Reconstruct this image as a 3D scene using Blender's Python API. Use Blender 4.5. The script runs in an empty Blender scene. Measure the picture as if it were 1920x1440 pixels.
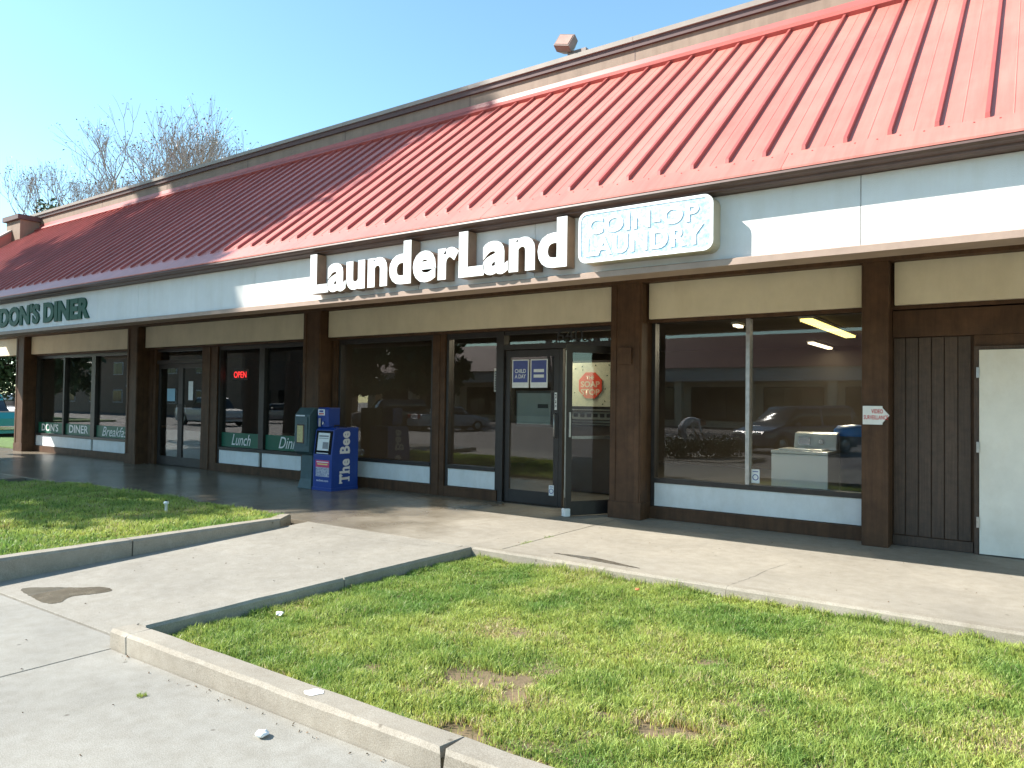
import bpy, bmesh, math, random
import numpy as np
from mathutils import Vector, Matrix
R = math.radians
random.seed(7); RNG = np.random.default_rng(11)
SC = bpy.context.scene; COL = SC.collection

# ------------------------------------------------------------------ camera
cd = bpy.data.cameras.new("camera"); cam = bpy.data.objects.new("camera", cd); COL.objects.link(cam)
SC.camera = cam
cd.sensor_width = 36.0; cd.lens = 36.0 * 1406 / 1920; cd.clip_end = 2000; cd.clip_start = .05
yaw, pitch, roll = R(35.2), R(1.4), R(.8)
fw = Vector((-math.sin(yaw) * math.cos(pitch), math.cos(yaw) * math.cos(pitch), math.sin(pitch)))
r0 = Vector((math.cos(yaw), math.sin(yaw), 0)); u0 = r0.cross(fw)
rr = math.cos(roll) * r0 + math.sin(roll) * u0; uu = math.cos(roll) * u0 - math.sin(roll) * r0
M = Matrix((rr, uu, -fw)).transposed().to_4x4(); M.translation = (0, 0, 1.5)
cam.matrix_world = M

# ------------------------------------------------------------------ light
SUN = Vector((1.45, 1.0, -1.43)).normalized()            # direction the sunlight travels
elev = math.asin(-SUN.z)
w = bpy.data.worlds.new("World"); SC.world = w; w.use_nodes = True
nt = w.node_tree; bg = nt.nodes["Background"]
sky = nt.nodes.new("ShaderNodeTexSky"); sky.sky_type = 'NISHITA'; sky.sun_disc = False
sky.sun_elevation = elev; sky.sun_rotation = math.atan2(-SUN.x, -SUN.y)
sky.air_density = 1.0; sky.dust_density = .3; sky.ozone_density = 1.6
tint = nt.nodes.new("ShaderNodeMix"); tint.data_type = 'RGBA'; tint.blend_type = 'MULTIPLY'; tint.inputs[0].default_value = 1; tint.inputs[7].default_value = (.88, 1.07, 1.0, 1)
nt.links.new(sky.outputs[0], tint.inputs[6]); nt.links.new(tint.outputs[2], bg.inputs[0]); bg.inputs[1].default_value = .13
ld = bpy.data.lights.new("sun", 'SUN'); ld.energy = 5.0; ld.angle = R(.53); ld.color = (1, .955, .88)
sun = bpy.data.objects.new("sun", ld); COL.objects.link(sun); sun.location = (-20, -14, 30)
sun.rotation_euler = SUN.to_track_quat('-Z', 'Y').to_euler()
SC.view_settings.view_transform = 'Standard'; SC.view_settings.look = 'None'
SC.view_settings.exposure = 1.25; SC.view_settings.gamma = 1
SC.render.resolution_x, SC.render.resolution_y = 1024, 768
try:
    SC.cycles.max_bounces = 8; SC.cycles.transparent_max_bounces = 16
except Exception: pass

# ------------------------------------------------------------------ materials
MATS = {}
def mat(name, col, rough=.6, var=.0, vscale=6., metal=0., bump=0., bscale=60., col2=None, spec=.5, coat=0, emit=None, estr=0, streak=None, orand=0):
    if name in MATS: return MATS[name]
    m = bpy.data.materials.new(name); m.use_nodes = True; MATS[name] = m
    n = m.node_tree.nodes; l = m.node_tree.links; p = n["Principled BSDF"]
    p.inputs["Roughness"].default_value = rough; p.inputs["Metallic"].default_value = metal
    p.inputs["Specular IOR Level"].default_value = spec
    p.inputs["Base Color"].default_value = (*col, 1)
    if coat: p.inputs["Coat Weight"].default_value = coat; p.inputs["Coat Roughness"].default_value = .05
    if emit: p.inputs["Emission Color"].default_value = (*emit, 1); p.inputs["Emission Strength"].default_value = estr
    if var or bump or col2:
        tc = n.new("ShaderNodeNewGeometry")
    if var or col2:
        nz = n.new("ShaderNodeTexNoise"); nz.inputs["Scale"].default_value = vscale; nz.inputs["Detail"].default_value = 6
        nz.inputs["Roughness"].default_value = .65
        l.new(tc.outputs["Position"], nz.inputs["Vector"])
        rp = n.new("ShaderNodeValToRGB"); l.new(nz.outputs[0], rp.inputs[0])
        a = col2 or tuple(c * (1 - var) for c in col); b = col if col2 else tuple(min(1, c * (1 + var)) for c in col)
        rp.color_ramp.elements[0].position = .32; rp.color_ramp.elements[1].position = .68
        rp.color_ramp.elements[0].color = (*a, 1); rp.color_ramp.elements[1].color = (*b, 1)
        l.new(rp.outputs[0], p.inputs["Base Color"])
    if streak or orand:
        src = p.inputs["Base Color"].links[0].from_socket
        mx = n.new("ShaderNodeMix"); mx.data_type = 'RGBA'; mx.blend_type = 'MULTIPLY'; mx.inputs[0].default_value = 1; l.new(src, mx.inputs[6])
        if streak:
            sc, lo = streak; mp = n.new("ShaderNodeMapping"); l.new(tc.outputs["Position"], mp.inputs[0]); mp.inputs["Scale"].default_value = sc
            sn = n.new("ShaderNodeTexNoise"); sn.inputs["Scale"].default_value = 1; sn.inputs["Detail"].default_value = 5; sn.inputs["Roughness"].default_value = .7; l.new(mp.outputs[0], sn.inputs["Vector"])
            sr = n.new("ShaderNodeValToRGB"); l.new(sn.outputs[0], sr.inputs[0]); sr.color_ramp.elements[0].position = .34; sr.color_ramp.elements[1].position = .56
            sr.color_ramp.elements[0].color = (*lo, 1); sr.color_ramp.elements[1].color = (1, 1, 1, 1); l.new(sr.outputs[0], mx.inputs[7])
        else: mx.inputs[7].default_value = (1, 1, 1, 1)
        out = mx.outputs[2]
        if orand:
            oi = n.new("ShaderNodeObjectInfo"); mr = n.new("ShaderNodeMapRange"); l.new(oi.outputs["Random"], mr.inputs[0]); mr.inputs[3].default_value = 1-orand; mr.inputs[4].default_value = 1+orand*.5
            m2 = n.new("ShaderNodeMix"); m2.data_type = 'RGBA'; m2.blend_type = 'MULTIPLY'; m2.inputs[0].default_value = 1; l.new(out, m2.inputs[6]); l.new(mr.outputs[0], m2.inputs[7]); out = m2.outputs[2]
        l.new(out, p.inputs["Base Color"])
    if bump:
        nb = n.new("ShaderNodeTexNoise"); nb.inputs["Scale"].default_value = bscale; nb.inputs["Detail"].default_value = 4
        l.new(tc.outputs["Position"], nb.inputs["Vector"])
        bp = n.new("ShaderNodeBump"); bp.inputs["Strength"].default_value = bump; bp.inputs["Distance"].default_value = .01
        l.new(nb.outputs[0], bp.inputs["Height"]); l.new(bp.outputs[0], p.inputs["Normal"])
    return m

def glass(name, tint=(.8, .82, .8), boost=2.0):
    m = bpy.data.materials.new(name); m.use_nodes = True; MATS[name] = m
    n = m.node_tree.nodes; l = m.node_tree.links; n.remove(n["Principled BSDF"]); out = n["Material Output"]
    fr = n.new("ShaderNodeFresnel"); fr.inputs[0].default_value = 1.5
    mu = n.new("ShaderNodeMath"); mu.operation = 'MULTIPLY'; mu.inputs[1].default_value = boost; mu.use_clamp = True
    l.new(fr.outputs[0], mu.inputs[0])
    ge = n.new("ShaderNodeNewGeometry"); io = n.new("ShaderNodeMapRange"); l.new(ge.outputs["Backfacing"], io.inputs[0]); io.inputs[3].default_value = 1.5; io.inputs[4].default_value = 1/1.5; l.new(io.outputs[0], fr.inputs[0])
    wz = n.new("ShaderNodeTexNoise"); wz.inputs["Scale"].default_value = 1.1; wz.inputs["Detail"].default_value = 1; l.new(ge.outputs["Position"], wz.inputs["Vector"])
    wb = n.new("ShaderNodeBump"); wb.inputs["Strength"].default_value = .03; wb.inputs["Distance"].default_value = .012; l.new(wz.outputs[0], wb.inputs["Height"])
    tr = n.new("ShaderNodeBsdfTransparent"); tr.inputs[0].default_value = (*tint, 1)
    gl = n.new("ShaderNodeBsdfGlossy"); gl.inputs["Roughness"].default_value = .004; gl.inputs["Color"].default_value = (1, 1, 1, 1); l.new(wb.outputs[0], gl.inputs["Normal"])
    mx = n.new("ShaderNodeMixShader"); l.new(mu.outputs[0], mx.inputs[0]); l.new(tr.outputs[0], mx.inputs[1]); l.new(gl.outputs[0], mx.inputs[2])
    l.new(mx.outputs[0], out.inputs[0]); return m

def concrete(name, col=(.40, .375, .33), wet=False, dark=.72):
    """weathered concrete: broad stains, fine speckle, optional damp film with its own shape"""
    m = bpy.data.materials.new(name); m.use_nodes = True; MATS[name] = m
    n = m.node_tree.nodes; l = m.node_tree.links; p = n["Principled BSDF"]
    g = n.new("ShaderNodeNewGeometry")
    def noise(s, d=5, r=.6):
        z = n.new("ShaderNodeTexNoise"); z.inputs["Scale"].default_value = s; z.inputs["Detail"].default_value = d
        z.inputs["Roughness"].default_value = r; l.new(g.outputs["Position"], z.inputs["Vector"]); return z
    def ramp(src, p0, p1, c0, c1):
        r = n.new("ShaderNodeValToRGB"); l.new(src, r.inputs[0]); r.color_ramp.elements[0].position = p0; r.color_ramp.elements[1].position = p1
        r.color_ramp.elements[0].color = (*c0, 1); r.color_ramp.elements[1].color = (*c1, 1); return r
    def mulmix(a, b, f=1):
        x = n.new("ShaderNodeMix"); x.data_type = 'RGBA'; x.blend_type = 'MULTIPLY'; x.inputs[0].default_value = f
        l.new(a, x.inputs[6]); l.new(b, x.inputs[7]); return x.outputs[2]
    big = ramp(noise(.9, 7, .65).outputs[0], .3, .7, tuple(c * dark for c in col), col)
    sp = ramp(noise(170, 3, .7).outputs[0], .33, .6, (.64, .62, .59), (1, 1, 1))
    mid = ramp(noise(9, 5, .7).outputs[0], .3, .62, (.84, .82, .79), (1, 1, 1))
    c = mulmix(mulmix(big.outputs[0], sp.outputs[0]), mid.outputs[0])
    # scattered dark gum spots
    vo = n.new("ShaderNodeTexVoronoi"); vo.inputs["Scale"].default_value = 4.3; l.new(g.outputs["Position"], vo.inputs["Vector"])
    gs = ramp(vo.outputs["Distance"], .03, .075, (.52, .49, .46), (1, 1, 1)); c = mulmix(c, gs.outputs[0])
    rg = n.new("ShaderNodeMapRange"); l.new(noise(4, 4).outputs[0], rg.inputs[0]); rg.inputs[3].default_value = .7; rg.inputs[4].default_value = .9
    rough = rg.outputs[0]
    if wet:
        sx = n.new("ShaderNodeSeparateXYZ"); l.new(g.outputs["Position"], sx.inputs[0])
        nw = noise(.75, 4, .55)
        # damp film, washed down on the diner side of the pavement
        a = n.new("ShaderNodeMapRange"); l.new(sx.outputs[0], a.inputs[0]); a.inputs[1].default_value = -4.2; a.inputs[2].default_value = -8.0
        a.inputs[3].default_value = 0; a.inputs[4].default_value = 1
        s = n.new("ShaderNodeMath"); s.operation = 'MULTIPLY_ADD'; l.new(nw.outputs[0], s.inputs[0]); s.inputs[1].default_value = 1.5; l.new(a.outputs[0], s.inputs[2])
        f = n.new("ShaderNodeMapRange"); l.new(s.outputs[0], f.inputs[0]); f.inputs[1].default_value = 1.05; f.inputs[2].default_value = 1.45; f.clamp = True
        dk = n.new("ShaderNodeMix"); dk.data_type = 'RGBA'; dk.blend_type = 'MULTIPLY'; l.new(f.outputs[0], dk.inputs[0])
        l.new(c, dk.inputs[6]); dk.inputs[7].default_value = (.68, .64, .59, 1); c = dk.outputs[2]
        rm = n.new("ShaderNodeMix"); l.new(f.outputs[0], rm.inputs[0]); l.new(rough, rm.inputs[2]); rm.inputs[3].default_value = .27; rough = rm.outputs[0]
    l.new(c, p.inputs["Base Color"]); l.new(rough, p.inputs["Roughness"]); p.inputs["Specular IOR Level"].default_value = .4
    bp = n.new("ShaderNodeBump"); bp.inputs["Strength"].default_value = .12 if wet else .35; bp.inputs["Distance"].default_value = .006
    l.new(noise(120, 4, .7).outputs[0], bp.inputs["Height"]); l.new(bp.outputs[0], p.inputs["Normal"])
    return m

BROWN = mat("brown_paint", (.090, .046, .024), .6, .22, 5, bump=.08, bscale=70, spec=.25, streak=((14, 14, 1.0), (.74, .74, .74)))
TAN = mat("tan_paint", (.245, .17, .12), .7, .10, 3, bump=.08, bscale=70, streak=((6, 6, .6), (.84, .82, .80)))
TANTRIM = mat("tan_trim_paint", (.33, .235, .18), .65, .12, 5, bump=.08, bscale=70)
COPING = mat("coping_metal", (.29, .25, .21), .5, .10, 4)
COPDARK = mat("coping_dark", (.10, .055, .05), .6, .15, 4)
STUCCO = mat("white_stucco", (.70, .685, .65), .8, .05, 2.2, bump=.25, bscale=140, streak=((5, 5, .45), (.955, .945, .92)), orand=.04)
CREAM = mat("cream_stucco", (.76, .67, .50), .8, .06, 2.5, bump=.2, bscale=150, streak=((4, 4, .8), (.95, .94, .92)))
WPANEL = mat("white_base_panel", (.74, .75, .74), .65, .06, 3, bump=.12, bscale=120, streak=((5, 5, 2.2), (.93, .92, .90)), orand=.05)
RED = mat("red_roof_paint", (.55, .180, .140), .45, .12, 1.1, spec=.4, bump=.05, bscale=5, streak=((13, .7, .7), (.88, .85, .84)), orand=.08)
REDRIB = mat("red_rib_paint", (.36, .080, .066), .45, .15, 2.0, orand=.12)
GUTTER = mat("gutter_brown", (.115, .068, .055), .45, .15, 5)
BRONZE = mat("bronze_anodised", (.040, .034, .031), .42, .12, 8, metal=.35)
ALU = mat("worn_aluminium", (.42, .40, .38), .38, .2, 14, metal=.8)
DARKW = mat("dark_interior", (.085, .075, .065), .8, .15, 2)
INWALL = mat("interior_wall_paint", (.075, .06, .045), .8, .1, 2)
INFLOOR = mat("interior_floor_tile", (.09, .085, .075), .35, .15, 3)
WOOD = mat("brown_board", (.082, .050, .033), .6, .22, 12, bump=.15, bscale=40, streak=((60, 60, 1.5), (.66, .64, .62)), orand=.2)
WDOOR = mat("white_door_paint", (.80, .755, .67), .5, .06, 3, bump=.04, bscale=6, streak=((2.2, 2.2, 1.2), (.93, .905, .87)))
GLASS = glass("window_glass", (.89, .89, .88), .95)
DGLASS = glass("door_glass", (.88, .90, .89), .95)
LETW = mat("white_acrylic", (.86, .86, .83), .3)
LETS = mat("bronze_return", (.26, .17, .115), .5, .15, 8)
GREENL = mat("green_letter", (.004, .062, .038), .5, .25, 6, spec=.25)
GREENB = mat("green_banner", (.006, .105, .058), .5, .06, 5)
PAPER = mat("paper_white", (.76, .76, .74), .7, .05, 20)
INKBLACK = mat("ink_black", (.02, .02, .02), .6)
CONC = concrete("sidewalk_concrete", (.40, .365, .305), wet=True)
CONC2 = concrete("walkway_concrete", (.37, .345, .295), dark=.72)
CONC3 = concrete("kerb_concrete", (.40, .36, .295), dark=.66)
PLAZA = concrete("plaza_concrete", (.35, .335, .295), dark=.74)
ASPH = mat("lot_asphalt", (.17, .155, .145), .85, .2, .5, bump=.3, bscale=60)
SOIL = mat("lawn_soil", (.20, .135, .08), .95, .3, 7, bump=.5, bscale=50, col2=(.11, .085, .04))
RUBBER = mat("tyre_rubber", (.018, .018, .018), .8)
CHROME = mat("bright_metal", (.6, .6, .6), .2, metal=1)
CARGLASS = mat("car_glass", (.012, .014, .016), .06, spec=.8)

# ------------------------------------------------------------------ mesh helpers
class MB:
    def __init__(s): s.v = []; s.f = []
    def add(s, vs, fs):
        o = len(s.v); s.v += [tuple(v) for v in vs]; s.f += [tuple(i + o for i in f) for f in fs]; return s
    def box(s, x0, x1, y0, y1, z0, z1):
        return s.add([(x0,y0,z0),(x1,y0,z0),(x1,y1,z0),(x0,y1,z0),(x0,y0,z1),(x1,y0,z1),(x1,y1,z1),(x0,y1,z1)],
                     [(0,3,2,1),(4,5,6,7),(0,1,5,4),(1,2,6,5),(2,3,7,6),(3,0,4,7)])
    def prism(s, pts, a, b, axis='x'):
        """closed 2-D outline swept from a to b; axis x: pts=(y,z); y: pts=(x,z); z: pts=(x,y)"""
        def P(t, p):
            return (t, p[0], p[1]) if axis == 'x' else (p[0], t, p[1]) if axis == 'y' else (p[0], p[1], t)
        n = len(pts); vs = [P(a, p) for p in pts] + [P(b, p) for p in pts]
        return s.add(vs, [tuple(range(n))[::-1], tuple(range(n, 2*n))] + [(i, (i+1) % n, n+(i+1) % n, n+i) for i in range(n)])
    def tube(s, pts, rad, n=8):
        pts = [Vector(p) for p in pts]; rads = rad if isinstance(rad, (list, tuple)) else [rad]*len(pts); rings = []
        for i, p in enumerate(pts):
            d = (pts[min(i+1, len(pts)-1)] - pts[max(i-1, 0)]).normalized()
            a = d.orthogonal().normalized() if i == 0 else (s_a - d * s_a.dot(d)).normalized()
            s_a = a; b = d.cross(a)
            rings.append([p + (a*math.cos(2*math.pi*k/n) + b*math.sin(2*math.pi*k/n)) * rads[i] for k in range(n)])
        vs = [v for r in rings for v in r]; fs = []
        for i in range(len(rings)-1):
            fs += [(i*n+k, i*n+(k+1) % n, (i+1)*n+(k+1) % n, (i+1)*n+k) for k in range(n)]
        fs += [tuple(range(n))[::-1], tuple(range((len(rings)-1)*n, len(rings)*n))]
        return s.add(vs, fs)
    def lathe(s, prof, c=(0,0,0), n=24, axis='z'):
        """prof: (radius, height) pairs"""
        vs = []; m = len(prof)
        for k in range(n):
            a = 2*math.pi*k/n
            for r, h in prof:
                q = (r*math.cos(a), r*math.sin(a), h)
                if axis == 'x': q = (q[2], q[0], q[1])
                if axis == 'y': q = (q[0], q[2], q[1])
                vs.append((q[0]+c[0], q[1]+c[1], q[2]+c[2]))
        return s.add(vs, [(k*m+i, ((k+1) % n)*m+i, ((k+1) % n)*m+i+1, k*m+i+1) for k in range(n) for i in range(m-1)])
    def xf(s, M):
        s.v = [tuple(M @ Vector(v)) for v in s.v]; return s
    def build(s, name, m, parent=None, bevel=0, smooth=False, fixn=True):
        me = bpy.data.meshes.new(name); me.from_pydata(s.v, [], s.f)
        return fin(me, name, m, parent, bevel, smooth, fixn)

def fin(me, name, m, parent=None, bevel=0, smooth=False, fixn=True):
    bm = bmesh.new(); bm.from_mesh(me)
    if fixn: bmesh.ops.recalc_face_normals(bm, faces=bm.faces)
    if bevel:
        bmesh.ops.bevel(bm, geom=[e for e in bm.edges if len(e.link_faces) == 2 and e.calc_face_angle(0) > .6], offset=bevel, segments=2, profile=.6, affect='EDGES')
    bm.to_mesh(me); bm.free()
    if smooth:
        for p in me.polygons: p.use_smooth = True
    me.materials.append(m)
    o = bpy.data.objects.new(name, me); COL.objects.link(o); par(o, parent); return o
def par(o, parent):
    if parent is not None:
        o.parent = parent
        x = Matrix.Identity(4); q = parent
        while q is not None: x = x @ Matrix.Translation(-q.location) if q.parent is None else x; q = q.parent
        o.matrix_parent_inverse = x if parent.parent is None else Matrix.Identity(4)
def thing(name, label, cat, loc=(0,0,0), group=None):
    o = bpy.data.objects.new(name, None); COL.objects.link(o); o.location = loc; o.empty_display_size = .2
    return tag(o, label, cat, group)
def tag(o, label, cat, group=None, kind=None):
    o["label"] = label; o["category"] = cat
    if group: o["group"] = group
    if kind: o["kind"] = kind
    return o
def structure(o): o["kind"] = "structure"; return o
def box(name, m, parent, x0, x1, y0, y1, z0, z1, bevel=0):
    return MB().box(x0, x1, y0, y1, z0, z1).build(name, m, parent, bevel)
def copy_tree(o, parent=None):
    c = o.copy(); COL.objects.link(c); c.parent = parent
    for ch in list(o.children): copy_tree(ch, c)
    return c

# ------------------------------------------------------------------ text
def text_bm(body, extrude=0, bold=0, shear=0, space=1.0, res=4):
    cu = bpy.data.curves.new("txt", 'FONT'); cu.body = body; cu.extrude = extrude; cu.offset = bold; cu.shear = shear
    cu.space_character = space; cu.resolution_u = res; cu.fill_mode = 'BOTH' if extrude else 'FRONT'
    if not extrude: cu.fill_mode = 'FRONT'
    ob = bpy.data.objects.new("txt", cu); COL.objects.link(ob)
    dg = bpy.context.evaluated_depsgraph_get(); me = bpy.data.meshes.new_from_object(ob.evaluated_get(dg))
    COL.objects.unlink(ob); bpy.data.objects.remove(ob)
    bm = bmesh.new(); bm.from_mesh(me); bpy.data.meshes.remove(me)
    bmesh.ops.remove_doubles(bm, verts=bm.verts, dist=1e-5); return bm
def fit(bm, x0, x1, z0, z1, y, depth=None, M=None):
    """map the flat text to the facade: width x0..x1, height z0..z1, front face at y (facing -Y)"""
    xs = [v.co.x for v in bm.verts]; ys = [v.co.y for v in bm.verts]; zs = [v.co.z for v in bm.verts]
    ax, bx, ay, by = min(xs), max(xs), min(ys), max(ys); az, bz = min(zs), max(zs)
    for v in bm.verts:
        t = (v.co.z - az) / (bz - az) if bz > az else 1
        v.co = Vector((x0 + (v.co.x-ax)/(bx-ax)*(x1-x0), y + (1-t)*(depth or 0), z0 + (v.co.y-ay)/(by-ay)*(z1-z0)))
        if M is not None: v.co = M @ v.co
def flat_text(name, body, m, parent, x0, x1, z0, z1, y, bold=0, shear=0, space=1., M=None):
    bm = text_bm(body, 0, bold, shear, space); fit(bm, x0, x1, z0, z1, y, M=M)
    me = bpy.data.meshes.new(name); bm.to_mesh(me); bm.free(); me.materials.append(m)
    o = bpy.data.objects.new(name, me); COL.objects.link(o); par(o, parent); return o
def islands(bm):
    seen = set(); out = []
    for f in bm.faces:
        if f in seen: continue
        st = [f]; seen.add(f); isl = []
        while st:
            g = st.pop(); isl.append(g)
            for e in g.edges:
                for h in e.link_faces:
                    if h not in seen: seen.add(h); st.append(h)
        out.append(isl)
    return out
def faces_obj(faces, name, m, parent, dy=0):
    idx = {}; vs = []; fs = []
    for f in faces:
        q = []
        for v in f.verts:
            if v not in idx: idx[v] = len(vs); vs.append((v.co.x, v.co.y + dy, v.co.z))
            q.append(idx[v])
        fs.append(q)
    me = bpy.data.meshes.new(name); me.from_pydata(vs, [], fs); me.materials.append(m)
    o = bpy.data.objects.new(name, me); COL.objects.link(o); par(o, parent); return o
def channel_letters(parent, body, x0, x1, z0, z1, y, depth, bold, mface, mside, space=1.):
    bm = text_bm(body, .1, bold, 0, space); fit(bm, x0, x1, z0, z1, y, depth); bm.normal_update()
    for isl in sorted(islands(bm), key=lambda i: min(v.co.x for f in i for v in f.verts)):
        fr = [f for f in isl if all(abs(v.co.y - y) < 1e-4 for v in f.verts)]
        rest = [f for f in isl if f not in fr]
        b = faces_obj(rest, "letter", mside, parent)
        faces_obj(fr, "letter_face", mface, b)
    bm.free()

# ================================================================== GROUND
structure(box("ground", ASPH, None, -400, 400, -400, 400, -.9, -.21))
sw = structure(box("sidewalk", SOIL, None, -34, 6, 6.22, 9.19, -.2, -.09))
for a, b in ((-34, -28.5), (-28.49, -22.6), (-22.59, -16.6), (-16.59, -10.55), (-10.54, -4.506), (-4.494, 1.6), (1.61, 6)):
    box("slab", CONC, sw, a, b, 6.14, 9.20, -.085, 0, .004)
box("slab", CONC, sw, -34, -15.2, -1, 6.13, -.1, -.004)
ww = structure(box("walkway", SOIL, None, -7.3, -4.93, 2.7, 6.1, -.21, -.16))
def sloped(name, m, p, x0, x1, ya, za, yb, zb, t=.1):
    return MB().add([(x0,ya,za-t),(x1,ya,za-t),(x1,yb,zb-t),(x0,yb,zb-t),(x0,ya,za),(x1,ya,za),(x1,yb,zb),(x0,yb,zb)],
                    [(0,3,2,1),(4,5,6,7),(0,1,5,4),(1,2,6,5),(2,3,7,6),(3,0,4,7)]).build(name, m, p, .003)
WZ = lambda y: -.118 * (6.13 - y) / (6.13 - 2.655)
sloped("slab", CONC2, ww, -7.36, -4.925, 2.655, -.118, 4.6, WZ(4.6)); sloped("slab", CONC2, ww, -7.36, -4.925, 4.603, WZ(4.603), 6.13, 0)
pz = structure(box("plaza", SOIL, None, -16, 5, -2.4, 2.6, -.20, -.17))
for a, b, c, d in ((-10.9, -4.912, -.4, 2.64), (-16, -10.91, -.4, 2.64), (-4.9, -.4, -.4, 2.505), (-.39, 5, -.4, 2.505), (-10.9, -4.912, -2.4, -.41), (-16, -10.91, -2.4, -.41), (-4.9, -.4, -2.4, -.41), (-.39, 5, -2.4, -.41)):
    box("slab", PLAZA, pz, a, b, c, d, -.19, -.124, .004)

def kerb_run(parent, pts, z0, z1, width, m, jag=.01):
    """kerb pieces between successive points along x or y with slightly ragged ends"""
    for (ax, ay), (bx, by) in zip(pts[:-1], pts[1:]):
        L = math.hypot(bx-ax, by-ay); n = max(2, int(L/.25)); d = Vector((bx-ax, by-ay, 0))/L; nrm = Vector((-d.y, d.x, 0))
        prof = [(0, z0), (.004, z1-.022), (.02, z1), (width-.012, z1), (width, z1-.012), (width, z0)]
        vs = []; fs = []; m_ = len(prof)
        for i in range(n+1):
            t = L*i/n
            for j, (o, z) in enumerate(prof):
                e = (random.uniform(-jag, jag) if i in (0, n) else 0) + (.006 if i == 0 else -.006 if i == n else 0)
                q = Vector((ax, ay, 0)) + d*(t+e) + nrm*(o + random.uniform(-.0025, .0025))
                vs.append((q.x, q.y, z + random.uniform(-.0025, .0025)))
        for i in range(n):
            fs += [(i*m_+j, i*m_+j+1, (i+1)*m_+j+1, (i+1)*m_+j) for j in range(m_-1)]
        fs += [tuple(range(m_)), tuple(range(n*m_, (n+1)*m_))[::-1]]
        MB().add(vs, fs).build("kerb_stone", m, parent)
kb = structure(box("kerb", SOIL, None, -4.86, 4, 2.53, 2.64, -.21, -.05))
kerb_run(kb, [(-4.92, 2.51), (-4.72, 2.51), (-2.12, 2.51), (1.2, 2.51), (4, 2.51)], -.21, 0, .165, CONC3, .018)
kerb_run(kb, [(-4.80, 2.68), (-4.80, 4.4), (-4.80, 6.17)], -.21, .0, .12, CONC2, .004)          # low edge beside the walkway
kf = structure(box("kerb", SOIL, None, -4.7, 4, 6.15, 6.2, -.21, -.08))
kerb_run(kf, [(-4.80, 6.125), (-2.13, 6.125), (1.2, 6.125), (4, 6.125)], -.21, .004, .12, CONC3, .012)
kl = structure(box("kerb", SOIL, None, -7.5, -7.42, 2.75, 5.6, -.21, 0))
kerb_run(kl, [(-7.36, 2.3), (-7.36, 3.95), (-7.36, 5.72)], -.21, .085, .17, CONC3, .006)
kerb_run(kl, [(-7.37, 5.73), (-7.62, 6.08)], -.21, .075, .16, CONC3, .004)
kerb_run(kl, [(-7.64, 6.10), (-10.6, 6.10), (-13.4, 6.10)], -.21, .03, .12, CONC3, .006)
kerb_run(kl, [(-13.42, 6.09), (-14.3, 5.5), (-14.9, 4.4), (-15.1, 2.3)], -.21, .03, .12, CONC3, .004)

# hairline cracks in the paving
CRK = mat("crack_dark", (.07, .06, .05), .95)
def crack(parent, x0, y0, x1, y1, zf, wdt=.004, n=26, wob=.02):
    L = Vector((x1-x0, y1-y0)); nn = Vector((-L.y, L.x)).normalized(); vs = []; off = 0
    for i in range(n+1):
        off = off*.75+random.uniform(-wob, wob)*.6; q = Vector((x0, y0))+L*(i/n)+nn*off; h = wdt*random.uniform(.25, 1)/2*min(1, (n-i)/5+.15)
        for s_ in (-1, 1): vs.append((q.x+nn.x*h*s_, q.y+nn.y*h*s_, zf(q.y)+.0012))
    MB().add(vs, [(2*i, 2*i+1, 2*i+3, 2*i+2) for i in range(n)]).build("crack", CRK, parent)
crack(sw, -2.13, 6.25, -1.95, 7.5, lambda y: 0, .005); crack(sw, -7.2, 6.3, -6.4, 8.2, lambda y: 0, .004)
crack(ww, -6.9, 5.75, -4.95, 5.95, WZ, .004)
# damp patches: shallow water lying on the paving
WATER = mat("shallow_water", (.15, .13, .10), .04, .25, 9, spec=.6)
def puddle(pts, zf, lab):
    c = Vector((sum(p[0] for p in pts)/len(pts), sum(p[1] for p in pts)/len(pts)))
    ring = []; m_ = len(pts)
    for i in range(m_):
        p0, p1, p2, p3 = (Vector(pts[(i+k-1) % m_]) for k in range(4))
        for k in range(8):
            t = k/8; q = .5*((2*p1)+(p2-p0)*t+(2*p0-5*p1+4*p2-p3)*t*t+(3*p1-p0-3*p2+p3)*t**3)
            ring.append((q.x+random.uniform(-.006, .006), q.y+random.uniform(-.006, .006)))
    vs = [(c.x, c.y, zf(c.y)+.0035)] + [(x, y, zf(y)+.0022) for x, y in ring]; n = len(ring)
    o = MB().add(vs, [(0, 1+i, 1+(i+1) % n) for i in range(n)]).build("puddle", WATER, None); structure(o)
puddle([(-6.95, 2.80), (-6.80, 2.96), (-6.62, 3.07), (-6.42, 3.22), (-6.26, 3.19), (-6.30, 3.05), (-6.36, 2.93), (-6.27, 2.80), (-6.33, 2.73), (-6.6, 2.74)], WZ, "")
puddle([(-3.98, 6.40), (-3.75, 6.45), (-3.5, 6.46), (-3.15, 6.36), (-3.0, 6.31), (-3.3, 6.32), (-3.65, 6.36)], lambda y: .001, "")

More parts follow.
